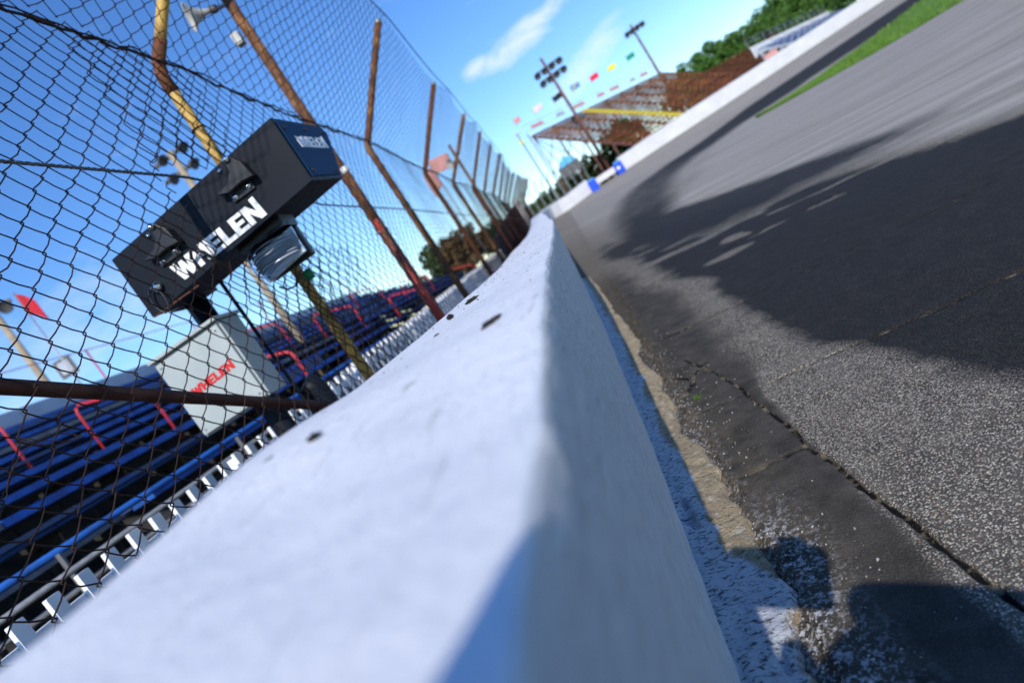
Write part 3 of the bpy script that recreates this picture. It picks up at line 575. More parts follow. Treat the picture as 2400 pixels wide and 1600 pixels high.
def bracket(cx, cz):
    b = MB().prism([(-.012, .012), (.012, .012), (.05, -.05), (.062, -.132), (-.0, -.118), (-.085, -.118), (-.143, -.092), (-.062, -.082), (-.022, -.05)], (cx, 3.192, cz), (1, 0, tl), (0, 0, 1), (0, -1, 0), .055).build('bracket', M['black'], sign, bevel=.003)
    MB().box(cx-.11, cx+.02, 3.1865, 3.1985, cz-.165, cz-.115).build('bracket_plate', M['black'], b, bevel=.003)
    for dx, dy, dz, r in ((.0, -.050, .0, .017), (-.003, .006, -.139, .016), (-.086, .006, -.145, .016)):
        MB().lathe([(r, 0), (r, .008), (r*.7, .016), (.0005, .02)], 14, (cx+dx, 3.184+dy, cz+dz), (0, -1, 0)).build('bolt', M['chrome'], b, True)
    return b
bracket(-1.195, 1.100); bracket(-1.692, 1.060)
for x, z in ((-1.279, 1.098), (-1.768, 1.057)): MB().lathe([(.014, 0), (.014, .004), (.0005, .012)], 12, (x, 3.198, z), (0, -1, 0)).build('bolt', M['chrome'], sign, True)
mb = MB(); a = np.linspace(0, 2*math.pi, 26); mb.tube(np.stack([-1.905+.035*np.cos(a), 3.17+0*a, .775+.07*np.sin(a)], 1), .006, 6, False).build('cable_loop', M['black'], sign, True)
MB().lathe([(.03, 0), (.03, .02), (.012, .045), (.0005, .05)], 14, (-1.885, 3.198, .835), (0, -1, 0)).build('indicator', M['chrome'], sign, True)
mb = MB(); mb.tube([(-1.64, 3.17, .84), (-1.60, 3.14, .87), (-1.56, 3.15, .83), (-1.54, 3.18, .76), (-1.55, 3.19, .72)], .009, 8).build('conduit', M['black'], sign, True)
MB().tube([(-2.0, 3.62, -1.0), (-2.0, 3.62, .78)], .062, 18).build('pole', M['signblack'], sign, True)
MB().tube([(-1.86, 3.74, -.95), (-1.86, 3.72, .80)], .012, 8).build('conduit', M['black'], sign, True)
MB().tube([(-1.80, 3.80, -1.0), (-1.80, 3.80, -.0), (-1.83, 3.78, .05)], .075, 16).build('pole_stub', M['signblack'], sign, True)
MB().box(-2.1, -1.9, 3.52, 3.72, .765, .80).build('flange', M['black'], sign)
cab = thing('control_cabinet', 'grey steel cabinet with red lettering on the sign pole', 'cabinet', (-2.02, 3.4, .09))
MB().box(-2.235, -1.795, 3.325, 3.535, .095, .560).build('body', M['cab'], cab, bevel=.006)
MB().box(-2.225, -1.805, 3.300, 3.3225, .105, .545).build('door', M['cab'], cab, bevel=.005)
MB().box(-2.245, -1.785, 3.285, 3.55, .5625, .582).build('rain_hood', M['cab'], cab, bevel=.004)
word('WHELEN', (-2.135, 3.299, .298), (1, 0, .05), (0, -1, 0), .046, .285, M['letterr'], cab, (-.06, 0, 1))
for x, z in ((-2.2, .13), (-1.83, .13), (-2.2, .52), (-1.83, .52)): MB().lathe([(.007, 0), (.007, .003), (.0005, .006)], 8, (x, 3.300, z), (0, -1, 0)).build('screw', M['chrome'], cab, True)
MB().box(-2.06, -1.94, 3.538, 3.565, .15, .5).build('pole_bracket', M['galv'], cab)
LX = -1.335
lamp = thing('flood_lamp', 'clear ribbed flood lamp hanging under the black sign box', 'lamp', (-1.33, 3.48, .62))
def lens():
    a = np.linspace(math.radians(-78), math.radians(78), 15); P = []
    for z, r, d in ((.755, .12, .0), (.745, .145, .015), (.69, .155, .02), (.64, .145, .02), (.60, .11, .015)): P.append(np.stack([LX+r*1.0*np.sin(a), 3.410-r*1.05*np.cos(a)-d, z+.025+.025*np.sin(a)], 1))
    V = np.concatenate([np.stack(P, 0)])[:, :, :]; k, n = V.shape[:2]; o = fastmesh('lens', V.reshape(-1, 3), gridquads(k, n), M['lens'], lamp, True)
    s_ = o.modifiers.new('solid', 'SOLIDIFY'); s_.thickness = .006
lens()
for k in range(7): MB().tube([(LX+.125*math.sin(a), 3.390-.125*math.cos(a), .645+.0165*k) for a in np.linspace(-1.2, 1.2, 11)], .0045, 6).build('lens_rib', M['reflector'], lamp, True)
MB().prism([(-.13, .0), (.13, .015), (.13, .155), (-.13, .145)], (LX, 3.375, .605), (1, 0, .05), (0, 0, 1), (0, 1, 0), .02).build('reflector', M['reflector'], lamp)
MB().box(LX-.135, LX+.135, 3.438, 3.490, .605, .775).build('back_plate', M['black'], lamp, bevel=.01)
MB().box(LX-.13, LX+.14, 3.310, 3.490, .776, .835).build('mount', M['black'], lamp)
MB().tube([(LX-.13, 3.465, .57), (LX-.10, 3.465, .535), (LX-.05, 3.465, .525), (LX+.02, 3.465, .58)], .006, 6).build('bail', M['black'], lamp, True)
MB().lathe([(.022, 0), (.03, .03), (.02, .055), (.0005, .06)], 10, (LX+.01, 3.550, .52), (0, 0, 1)).build('green_plug', plain('green_plastic', (.0, .16, .05)), lamp, True)
lamp.location = (lamp.location.x, lamp.location.y-.03, lamp.location.z-.035)

# ------------------------------------------------------------------ posts, poles and horns along the fence
def horn(parent, o, d, s=1.):
    h = MB().lathe([(.03*s, 0), (.035*s, .05*s), (.06*s, .13*s), (.11*s, .22*s), (.175*s, .27*s), (.18*s, .275*s), (.165*s, .265*s), (.10*s, .20*s), (.02*s, .10*s)], 18, o, d).build('horn', M['horn'], parent, True)
    oo = Vector(o)-Vector(d).normalized()*.09*s; MB().lathe([(.045*s, 0), (.05*s, .03*s), (.05*s, .09*s)], 12, oo, d).build('driver', M['lampdark'], h, True)
sp = thing('speaker_pole', 'tall brown rusted pole with grey horn loudspeakers at its top', 'pole', (-1.612, 6.6, -.87))
MB().tube([(-1.612, 6.6, -.9), (-1.612, 6.6, 1.6), (-1.615, 6.6, 3.75)], .052, 14).build('shaft', M['rust2'], sp, True)
horn(sp, (-1.78, 6.50, 3.42), (-.75, -.45, .05), .75); horn(sp, (-1.70, 6.45, 3.62), (.35, -.9, .0), .6)
MB().bar((-1.62, 6.6, 3.42), (-1.80, 6.5, 3.42), .03, .03).build('bracket', M['galv'], sp); MB().bar((-1.62, 6.6, 3.62), (-1.70, 6.5, 3.62), .03, .03).build('bracket', M['galv'], sp)
MB().box(-1.76, -1.68, 6.48, 6.58, 3.02, 3.14).build('junction_box', M['horn'], sp, bevel=.01)
for z in (.9, 2.05): MB().tube([(-1.612+.058*math.cos(a), 6.6+.058*math.sin(a), z) for a in np.linspace(0, 6.3, 14)], .010, 6).build('band', M['galv'], sp, True)
rp = thing('red_post', 'red painted steel post with a pale cap beside the speaker pole', 'post', (-1.58, 6.42, -.87))
MB().tube([(-1.575, 6.42, -.9), (-1.56, 6.42, 1.0)], .034, 12).build('shaft', M['redpost'], rp, True); o_ = MB().tube([(-1.56, 6.42, 1.0), (-1.545, 6.42, 1.50)], .0335, 12).build('upper_shaft', M['rust2'], rp, True)
MB().lathe([(.042, 0), (.044, .03), (.03, .06), (.001, .07)], 12, (-1.545, 6.42, 1.5), (0, 0, 1)).build('cap', M['whitep'], rp, True)
def flag_mesh(o, ux, w, h, seed, droop=.25, nx=14, nz=9):
    o, ux = np.array(o, float), np.array(ux, float); ux /= np.linalg.norm(ux); nn = np.array([ux[1], -ux[0], 0]); i, j = np.meshgrid(np.linspace(0, 1, nx), np.linspace(0, 1, nz), indexing='ij')
    P = o+ux*(i*w)[..., None]+np.array([0, 0, 1.])*(-j*h-droop*w*i**1.6)[..., None]+nn*(.10*w*np.sin(i*7+seed+j*1.4)*i)[..., None]
    return P.reshape(-1, 3), gridquads(nx, nz)
def flag(name, lab, poletop, base, ux, w, h, mat, seed, group=None, droop=.25, stripe=None, pr=.02):
    t_ = thing(name, lab, 'flag', base, 0, group); MB().tube([base, poletop], pr, 8).build('pole', M['galv'], t_, True)
    V, q = flag_mesh((poletop[0], poletop[1], poletop[2]-.06), ux, w, h, seed, droop); o = fastmesh('cloth', V, q, M[mat], t_, True); s_ = o.modifiers.new('s', 'SOLIDIFY'); s_.thickness = .01
    return t_
flag('red_flag', 'red flag drooping from a thin pole above the left bleachers', (-12.75, 16.0, 6.15), (-12.75, 16.0, 1.0), (.8, .3, 0), .32, .60, 'flag_dred', 1, droop=1.2)
fp = thing('light_pole', 'pale wooden light pole with dark floodlight at the left edge', 'pole', (-14.8, 17.5, -.6))
MB().tube([(-14.8, 17.5, -.7), (-14.8, 17.5, 7.0)], [.13, .09], 12).build('shaft', M['wood'], fp, True)
MB().bar((-15.3, 17.3, 6.7), (-14.3, 17.7, 6.7), .10, .10).build('crossarm', M['lampdark'], fp)
for dx in (-.4, .4): MB().lathe([(.05, 0), (.16, .2), (.2, .28), (.18, .26)], 12, (-14.8+dx, 17.45+dx*.4, 6.65), (.3, -.8, -.5)).build('floodlight', M['lampdark'], fp, True)
sb = thing('scoreboard_frame', 'small dark framed light on a thin post above the bleacher back', 'light', (-13.0, 16.3, 2.9))
MB().tube([(-13.0, 16.3, 2.4), (-13.0, 16.3, 3.9)], .025, 8).build('post', M['galv'], sb); MB().prism([(-.22, 0), (.22, 0), (.22, .5), (-.22, .5)], (-13.0, 16.25, 3.72), (.9, .4, 0), (0, 0, 1), (.4, -.9, 0), .06).build('frame', M['lampdark'], sb); MB().prism([(-.14, .08), (.14, .08), (.14, .42), (-.14, .42)], (-12.975, 16.19, 3.72), (.9, .4, 0), (0, 0, 1), (.4, -.9, 0), .01).build('glass', M['panel'], sb)
lp = thing('light_pole', 'pale pole topped by clustered floodlights seen behind the black sign', 'pole', (-8.05, 18.0, -.5))
MB().tube([(-8.05, 18, -.6), (-8.05, 18, 7.35)], [.12, .085], 12).build('shaft', M['wood'], lp, True)
for k, (dx, dz) in enumerate(((-.5, 6.75), (.45, 6.75), (-.45, 7.3), (.45, 7.25))): MB().lathe([(.05, 0), (.13, .14), (.16, .2), (.15, .19)], 12, (-8.05+dx*.75, 17.85, dz), (.75, -.3, -.6)).build('floodlight', M['lampdark'], lp, True)
for z in (6.75, 7.25): MB().bar((-8.65, 18, z), (-7.5, 18, z), .09, .09).build('crossarm', M['lampdark'], lp)
s2 = thing('speaker_pole', 'thin pole with a small horn between the distant fence posts', 'pole', (-2.12, 22.3, -.4))
MB().tube([(-2.14, 22.3, -.5), (-2.08, 22.3, 4.05)], .05, 10).build('shaft', M['rust2'], s2, True); horn(s2, (-2.2, 22.15, 3.5), (-.6, -.7, 0), .9)
pf = thing('draped_flag', 'faded pink flag draped behind the fence on a slim pole', 'flag', (-3.3, 25.0, -.3))
MB().tube([(-3.3, 25, -.4), (-3.3, 25, 4.6)], .025, 8).build('pole', M['galv'], pf, True); V, q = flag_mesh((-3.3, 25, 4.5), (.9, .2, 0), .75, .55, 2, .15); o = fastmesh('cloth', V, q, M['flag_pink'], pf, True); o.modifiers.new('s', 'SOLIDIFY').thickness = .01
V, q = flag_mesh((-3.3, 25, 4.3), (-.9, -.2, 0), .45, .8, 5, .5); o = fastmesh('cloth', V, q, M['flag_pink'], pf, True); o.modifiers.new('s', 'SOLIDIFY').thickness = .01

# ------------------------------------------------------------------ white picket fence
pk = thing('picket_fence', 'low white vinyl picket fence between the barrier and the bleachers', 'fence', (-2.45, 4, -.9))
zp = lambda y: np.interp(y, [0, 2.1, 4.1, 8, 30], [-.13, -.108, -.055, .04, .62])
pm = MB().prism([(-.033, -.6), (.033, -.6), (.033, -.003), (.029, .0), (-.029, .0), (-.033, -.003)], (0, 0, 0), (0, 1, 0), (0, 0, 1), (1, 0, 0), .022).mesh('picket', M['white'])
y = 1.55
while y < 24:
    link('picket', pm, pk, (-2.435, y, float(zp(y))+random.uniform(-.006, .006)), (random.uniform(-.02, .02), 0, random.uniform(-.05, .05))); y += .168*random.uniform(.96, 1.05)
for dz in (-.11, -.47):
    for y0 in np.arange(1.4, 24, 2.4): MB().bar((-2.455, y0, float(zp(y0))+dz), (-2.455, y0+2.395, float(zp(y0+2.4))+dz), .036, .05).build('rail', M['white'], pk)
for y0 in np.arange(1.4, 25, 2.4): MB().box(-2.53, -2.47, y0-.05, y0+.05, float(zp(y0))-1.0, float(zp(y0))-.02).build('post', M['white'], pk, bevel=.006)

# ------------------------------------------------------------------ blue bleachers on the left
bl = thing('bleachers', 'open bleachers of blue planks with red aisle rails behind the picket fence', 'bleachers', (-8, 20, -.9))
NR = 11; rx = lambda i: -4.6-.72*i; rz = lambda i: .02+.267*i
seat_m = MB().box(-.13, .13, -1.99, 1.99, -.055, .022).mesh('seat_plank', M['bluepl']); seat_w = MB().box(-.13, .13, -1.99, 1.99, -.022, .022).mesh('seat_plank', M['bluepl2'])
seat_g = MB().box(-.13, .13, -1.99, 1.99, -.055, .022).mesh('seat_plank', M['greypl']); foot_m = MB().box(-.14, .14, -1.99, 1.99, -.02, .02).mesh('foot_board', M['greypl']); ris_m = MB().box(-.012, .012, -1.99, 1.99, -.09, .09).mesh('riser_board', M['bluepl2'])
nose_m = MB().box(-.08, .08, -.42, .42, -.012, .012).mesh('step_edge', M['yellow']); rak_m = None
AIS = (8.4, 17.5, 27)
for s in range(9):
    y0 = 1.5+4*s+2
    for i in range(NR):
        if s == 0 and i < 1: continue
        rr = random.random()
        link('seat_plank', seat_w if rr < .25 else seat_g if rr < .38 else seat_m, bl, (rx(i), y0, rz(i)+random.uniform(-.006, .006)))
        link('seat_plank', seat_w if random.random() < .35 else seat_g if random.random() < .4 else seat_m, bl, (rx(i)-.27, y0, rz(i)-.002))
        link('foot_board', foot_m, bl, (rx(i)+.33, y0, rz(i)-.30))
        if random.random() < .12: link('riser_board', ris_m, bl, (rx(i)+.14, y0, rz(i)-.15))
for s in range(19):
    y0 = 1.5+2*s
    mb = MB(); mb.bar((-4.2, y0, -.36), (-12.3, y0, 2.62), .06, .14)
    for k in range(0, 12, 2):
        x = -4.3-.72*k; mb.bar((x, y0, -1.1+.027*y0), (x, y0, .267*k-.38), .06, .06, (0, 1, 0))
    mb.build('frame', M['blackframe'], bl)
for y0 in np.arange(1.5, 37.4, 4): MB().box(-12.42, -12.38, y0+.02, y0+3.98, 2.45, 3.20).build('back_panel', M['panel'], bl); MB().box(-12.42, -12.38, y0+.02, y0+3.98, -1.1+.027*y0, 2.44).build('skirt_panel', M['blackframe'], bl)
MB().tube([(-4.28, .5, .035), (-4.28, 37.5, .035)], .028, 8).build('front_rail', M['bluepl'], bl, True); MB().tube([(-4.28, .5, -.27), (-4.28, 37.5, -.27)], .026, 8).build('front_rail', M['greypl'], bl, True)
MB().tube([(-3.95, .5, -.125), (-3.95, 37.5, -.10)], .022, 8).build('front_rail', M['galv'], bl, True)
for y0 in np.arange(1.5, 37.4, 2.5): MB().tube([(-4.1, y0, -1.1+.027*y0), (-4.1, y0, .02)], .022, 6).build('rail_post', M['greypl'], bl)
for y0 in np.arange(1.5, 37.4, 5): MB().tube([(-12.45, y0, 2.6), (-12.45, y0, 4.1)], .025, 8).build('back_post', M['red'], bl)
MB().tube([(-12.45, 1.5, 4.1), (-12.45, 37.5, 4.1)], .012, 6).build('back_rail', M['red'], bl)
for y0 in AIS:
    for i in range(1, NR, 1): link('step_edge', nose_m, bl, (rx(i)+.20, y0, rz(i)-.262))
    for xf, xk in ((-4.5, -5.5), (-6.25, -7.35), (-8.1, -9.2)):
        yr = y0+(1.15 if xf == -4.5 else .42 if xf == -6.25 else 0); zf, zk = -.371*xf-1.70, -.371*xk-1.70
        MB().tube([(xf, yr, zf-.2), (xf, yr, zf+.58), (xf-.02, yr, zf+.65), (xf-.09, yr, zf+.70), (xk+.09, yr, zk+.62), (xk+.02, yr, zk+.59), (xk, yr, zk+.52), (xk, yr, zk-.2)], .022, 10).build('aisle_rail', M['red'], bl, True)

# ------------------------------------------------------------------ grandstands beyond the far turn
def stand(name, lab, T0, e, n, L, rows, run, rise, plankm, framem, seclen, group=None, skip=0., back=True, thick=.03):
    """T0: top row's left end; e: along the rows; n: horizontally down the rake"""
    T0, e, n = Vector(T0), Vector(e).normalized(), Vector(n).normalized(); rz_ = math.atan2(e.y, e.x)
    st = thing(name, lab, 'grandstand', tuple(T0-Vector((0, 0, T0.z))), 0, group)
    pm_ = MB().box(-seclen/2+.02, seclen/2-.02, -.15, .15, -thick, .03).mesh('seat_plank', plankm); fm_ = MB().box(-seclen/2+.02, seclen/2-.02, -.13, .13, -thick*.7, .025).mesh('foot_board', framem)
    for i in range(rows):
        for s in range(int(L/seclen)):
            p = T0+e*(s+.5)*seclen+n*(run*i)-Vector((0, 0, rise*i))
            if random.random() >= skip: link('seat_plank', pm_, st, p, (0, 0, rz_))
            link('foot_board', fm_, st, p+n*.38-Vector((0, 0, .34)), (0, 0, rz_))
    H_ = rows*rise
    for s in np.arange(0, L+.1, 2.75):
        mb = MB(); a = T0+e*float(s)-Vector((0, 0, .1)); b = a+n*run*rows-Vector((0, 0, H_)); mb.bar(a, b, .09, .16)
        for k in np.linspace(0, 1, 5)[:-1]:
            p = a.lerp(b, float(k)); mb.bar(p, (p.x, p.y, .2), .09, .09, (0, 1, 0))
        a2 = Vector((a.x, a.y, .4)); mb.bar(a2, a.lerp(b, .5), .05, .05); mb.bar(a, (a.lerp(b, .25).x, a.lerp(b, .25).y, .4), .05, .05)
        mb.build('frame', framem, st)
    if back:
        mb = MB()
        for s in np.arange(0, L, 2.75): mb.bar(T0+e*float(s)+Vector((0, 0, -.2)), T0+e*float(min(s+2.75, L))+Vector((0, 0, -2.6)), .05, .05); mb.bar(T0+e*float(s)+Vector((0, 0, -2.6)), T0+e*float(min(s+2.75, L))+Vector((0, 0, -.2)), .05, .05)
        mb.build('back_bracing', framem, st)
    return st
E1, N1 = (.64, .768, 0), (.768, -.64, 0)
ga = stand('grandstand', 'tall open steel grandstand with reddish planks and a yellow aisle over the turn', (.7, 55, 6.9), E1, N1, 22, 18, .43, .296, M['rustplank'], M['steelred'], 5.5, thick=.085)
T0, e1, n1 = Vector((.7, 55, 6.9)), Vector(E1), Vector(N1)
for k in range(13):
    p = T0+e1*7.4+n1*(.60*k+.05)-Vector((0, 0, .41*k-.05)); q = p+n1*.62-Vector((0, 0, .41)); MB().bar(p, q, .85, .06).build('yellow_step', M['yellow'], ga)
for s in np.arange(0, 22.1, 2.75): MB().tube([T0+e1*float(s)-n1*.4+Vector((0, 0, -.3)), T0+e1*float(s)-n1*.4+Vector((0, 0, 1.05))], .022, 6).build('railing_post', M['panel'], ga)
for z in (.55, 1.05): MB().tube([T0-n1*.4+Vector((0, 0, z)), T0+e1*22-n1*.4+Vector((0, 0, z))], .022, 6).build('railing', M['panel'], ga)
for s, w in ((1.0, 1.6), (4.6, 1.1), (7.2, 1.7), (11, 1.3), (13.2, 1.7), (17, 1.0), (19, 1.5)): MB().bar(T0+e1*s-n1*.44+Vector((0, 0, .72)), T0+e1*(s+w)-n1*.44+Vector((0, 0, .72)), .03, .28).build('banner', M['flag_pink'] if w > 1.2 else M['panel'], ga)
gb = stand('grandstand', 'lower rust brown grandstand section standing in front of the green trees', (15.5, 72.9, 5.0), E1, N1, 26, 18, .45, .246, M['rustplank'], M['steelred'], 5.2, back=False)
T2, E2, N2 = Vector((20.6, 63.0, 3.05)), (.55, .835, 0), (.835, -.55, 0); e2, n2 = Vector(E2), Vector(N2)
gc = stand('grandstand', 'blue seat grandstand with white back wall at the top right', tuple(T2), E2, N2, 44, 6, .55, .24, M['palebl'], M['panel'], 5.5, back=False)
for s in range(8): MB().bar(T2+e2*(5.5*s+.02)-n2*.5+Vector((0, 0, .05)), T2+e2*(5.5*s+5.48)-n2*.5+Vector((0, 0, .05)), .08, 1.0).build('back_wall', M['whitep'], gc)
for s in np.arange(0, 44, 2.75): MB().tube([T2+e2*float(s)-n2*.6+Vector((0, 0, .4)), T2+e2*float(s)-n2*.6+Vector((0, 0, 1.35))], .03, 6).build('railing_post', M['galv'], gc)
for z in (1.0, 1.35): MB().tube([T2-n2*.6+Vector((0, 0, z)), T2+e2*44-n2*.6+Vector((0, 0, z))], .03, 6).build('railing', M['galv'], gc)
for s in (4, 9, 14, 20, 28): MB().bar(T2+e2*s+n2*.1+Vector((0, 0, .25)), T2+e2*s+n2*3.2+Vector((0, 0, -1.0)), .05, .05).build('aisle_rail', M['galv'], gc)
hr = thing('hanging_banner', 'red and white banner hanging at the end of the blue stand', 'banner', (20.4, 61.8, .4))
MB().box(20.2, 21.3, 61.45, 61.5, 1.3, 2.3).build('cloth', M['flag_pink'], hr); MB().box(20.25, 20.3, 61.51, 61.56, .3, 2.4).build('pole', M['galv'], hr)
# flags on the back rail of the tall stand
for k, (nm, mt, lab) in enumerate((('flag_us', 'flag_pink', 'small striped flag at the left end of the row above the tall stand'), ('flag_w', 'flag_white', 'pale pinkish white flag in the row above the tall stand'), ('flag_k', 'flag_black', 'black flag beside the floodlight pole above the tall stand'),
        ('flag_b', 'flag_blue', 'blue flag with pale diagonal stripe above the tall stand'), ('flag_r', 'flag_red', 'red flag in the row above the tall stand'), ('flag_y', 'flag_yellow', 'yellow flag in the row above the tall stand'), ('flag_g', 'flag_green', 'green flag at the right end of the row above the tall stand'))):
    f_ = (.0139, .0442, .0742, .1024, .1309, .1572, .1856)[k]; el = (.1535, .1507, .1478, .146, .1418, .1389, .1366)[k]
    s = (55*f_-.7)/(.64-.768*f_); p = T0+e1*s-n1*.4; zt = el*p.y
    fl = flag('flag', lab, (p.x-.35, p.y-.1, zt+.35), (p.x-.35, p.y-.1, 6.7), (.95, -.25, 0), .82 if k else .55, .46, mt, k, 'racing flags along the tall stand', droop=-.02, pr=.014)
    if nm == 'flag_b': MB().bar((p.x-.25, p.y-.28, zt-.10), (p.x+.35, p.y-.45, zt+.26), .02, .10).build('stripe', M['flag_yellow'], fl)
def flood_pole(x, y, z0, z1, lab, arms):
    t_ = thing('light_pole', lab, 'pole', (x, y, z0)); MB().tube([(x, y, z0), (x, y, z1)], [.17, .10], 10).build('shaft', M['steelred'], t_, True)
    for dz, w in arms:
        MB().bar((x-w, y+.1, z1-dz), (x+w, y-.1, z1-dz), .12, .12).build('crossarm', M['lampdark'], t_)
        for k in np.linspace(-1, 1, 4): MB().lathe([(.10, 0), (.26, .25), (.30, .34), (.28, .30)], 10, (x+k*w, y-.1-k*.1, z1-dz-.06), (.2, -.75, -.6)).build('floodlight', M['lampdark'], t_, True)
flood_pole(4.25, 54, .3, 11.1, 'tall floodlight pole with two lamp bars rising through the tall stand', ((.75, .95), (1.45, .9)))
flood_pole(14.1, 69.6, .3, 12.0, 'floodlight pole at the right end of the tall stand', ((.4, .8),))
q_ = thing('signal_pole', 'slender grey pole with a small lamp left of the tall stand', 'pole', (-.2, 52, .3)); MB().tube([(-.2, 52, .3), (-.2, 52, 7.3)], .07, 8).build('shaft', M['galv'], q_); MB().box(-.35, -.1, 51.8, 52.0, 6.4, 6.75).build('lamp', M['yellow'], q_); MB().box(-.5, .1, 51.95, 52.05, 7.2, 7.3).build('crossarm', M['galv'], q_)
q_ = thing('flag_mast', 'bare slender mast standing left of the tall stand', 'pole', (.45, 53.5, .3)); MB().tube([(.45, 53.5, .3), (.45, 53.5, 6.9)], .06, 8).build('shaft', M['galv'], q_); MB().lathe([(.06, 0), (.09, .06), (.001, .14)], 8, (.45, 53.5, 6.9)).build('finial', M['galv'], q_)
cn = thing('canopy', 'pale blue canopy on a frame behind the barrier corner', 'canopy', (1.7, 53, .3))
MB().add([(.9, 52.2, 3.4), (2.6, 52.2, 3.4), (2.6, 53.8, 3.4), (.9, 53.8, 3.4), (1.75, 53, 4.2)], [(0, 1, 4), (1, 2, 4), (2, 3, 4), (3, 0, 4), (3, 2, 1, 0)]).build('roof', M['skyblue'], cn)
for x in (.95, 2.55):
    for y in (52.25, 53.75): MB().tube([(x, y, .2), (x, y, 3.4)], .03, 6).build('leg', M['galv'], cn)
MB().box(.92, 2.58, 52.17, 52.20, 2.6, 3.38).build('valance', M['lampdark'], cn)
ff = thing('catch_fence', 'pale distant catch fence standing behind the barrier corner', 'fence', (0, 48.8, .4))
for k in range(9):
    x = -2.2+.52*k; MB().tube([(x, 48.9+.05*k, .3), (x, 48.9+.05*k, 3.0), (x+.25, 48.5+.05*k, 3.5)], .035, 8).build('post', M['galv'], ff)
for z in (1.6, 2.3, 3.0): MB().tube([(-2.2, 48.9, z), (2.0, 49.3, z)], .012, 6).build('cable', M['galv'], ff)

# ------------------------------------------------------------------ trees
def tree(name, lab, x, y, z0, h, r, mat, n=5000, group=None, leaf=.28, squash=1., trunk=True, seed=0):
    rg = np.random.default_rng(seed+int(x*13+y*7)); t_ = thing(name, lab, 'tree' if trunk else 'shrub', (x, y, z0), 0, group)
    cz = z0+h*.62 if trunk else z0+h*.5; rv = h*.42 if trunk else h*.55
    cl = []
    while len(cl) < 60:
        d = rg.normal(0, 1, 3); d /= np.linalg.norm(d); k = rg.random()**.45; cl.append((x+d[0]*r*k, y+d[1]*r*k*squash, cz+d[2]*rv*k))
    cl = np.array(cl); cr_ = r*(.13+.20*rg.random(len(cl)))
    if trunk:
        mb = MB(); mb.tube([(x, y, z0-.2), (x+.05*h*rg.normal()*.3, y, z0+h*.3), (x, y, z0+h*.7)], [h*.028, h*.02, h*.008], 9)
        for c_ in cl[:9]:
            a = np.array([x, y, z0+h*(.25+.3*rg.random())]); mb.tube([a, (a+c_)/2+[0, 0, -.03*h], c_], [h*.010, h*.007, h*.003], 6)
        mb.build('trunk', M['bark'], t_, True)
    ci = rg.integers(0, len(cl), n); d = rg.normal(0, 1, (n, 3)); d /= np.linalg.norm(d, axis=1)[:, None]; P = cl[ci]+d*(cr_[ci]*(.35+.65*rg.random(n)**.4))[:, None]
    u = rg.normal(0, 1, (n, 3)); u /= np.linalg.norm(u, axis=1)[:, None]; v = np.cross(u, rg.normal(0, 1, (n, 3))); v /= np.linalg.norm(v, axis=1)[:, None]; s_ = leaf*(.6+.7*rg.random(n))[:, None]
    V = np.stack([P-u*s_, P-v*s_*.55, P+u*s_, P+v*s_*.55], 1).reshape(-1, 3); fastmesh('crown', V, np.arange(4*n).reshape(-1, 4), M[mat], t_)
    return t_
for k, (x, y, h, r, lab) in enumerate(((21.5, 92, 7.0, 4.0, 'lower green tree at the left end of the grove behind the rust stand'), (25.5, 93, 8.0, 4.3, 'rounded green tree second from the left behind the rust stand'), (29, 90, 7.6, 4.2, 'broad green tree in the middle of the grove behind the rust stand'), (33, 93, 8.0, 4.6, 'green tree above the left end of the blue stand'), (37, 95, 9.6, 5.0, 'tallest dark green tree above the blue stand'), (43, 97, 10.4, 5.4, 'big green tree at the top edge above the blue stand'))):
    tree('leafy_tree', lab, x, y, .2, h, r, 'leaf', 16000, 'trees behind the far stands', .20, seed=k)
for k, (x, y, h, r, lab, mt) in enumerate(((.0, 58, 2.6, 2.4, 'dark low shrub behind the barrier corner', 'leafd'), (3.2, 58, 2.9, 2.4, 'dark shrub behind the left blue block', 'leafd'), (6.4, 57.5, 4.0, 2.2, 'dark tall shrub under the tall stand', 'leafd'), (-2.2, 60, 2.2, 2.0, 'small dark shrub left of the barrier corner', 'leafd'), (23, 84, 4.6, 3.0, 'brownish shrub between the rust stand and the trees', 'leafb'), (28, 84.5, 4.4, 3.2, 'brown green shrub before the grove', 'leafb'))):
    tree('low_shrub', lab, x, y, .2, h, r, mt, 3500, 'shrubs behind the far wall', .24, trunk=False, seed=k+40)
for k, (x, y, h, r, lab, mt) in enumerate(((-12, 62, 4.6, 2.6, 'green tree far behind the bleachers, left of the brown one', 'leafd'), (-9.4, 60, 4.2, 2.2, 'brownish tree far behind the bleachers', 'leafb'), (-6.6, 63, 3.4, 2.0, 'small dark tree near the far fence end', 'leafd'))):
    tree('leafy_tree', lab, x, y, .2, h, r, mt, 3500, 'trees beyond the bleachers', .24, seed=k+70)

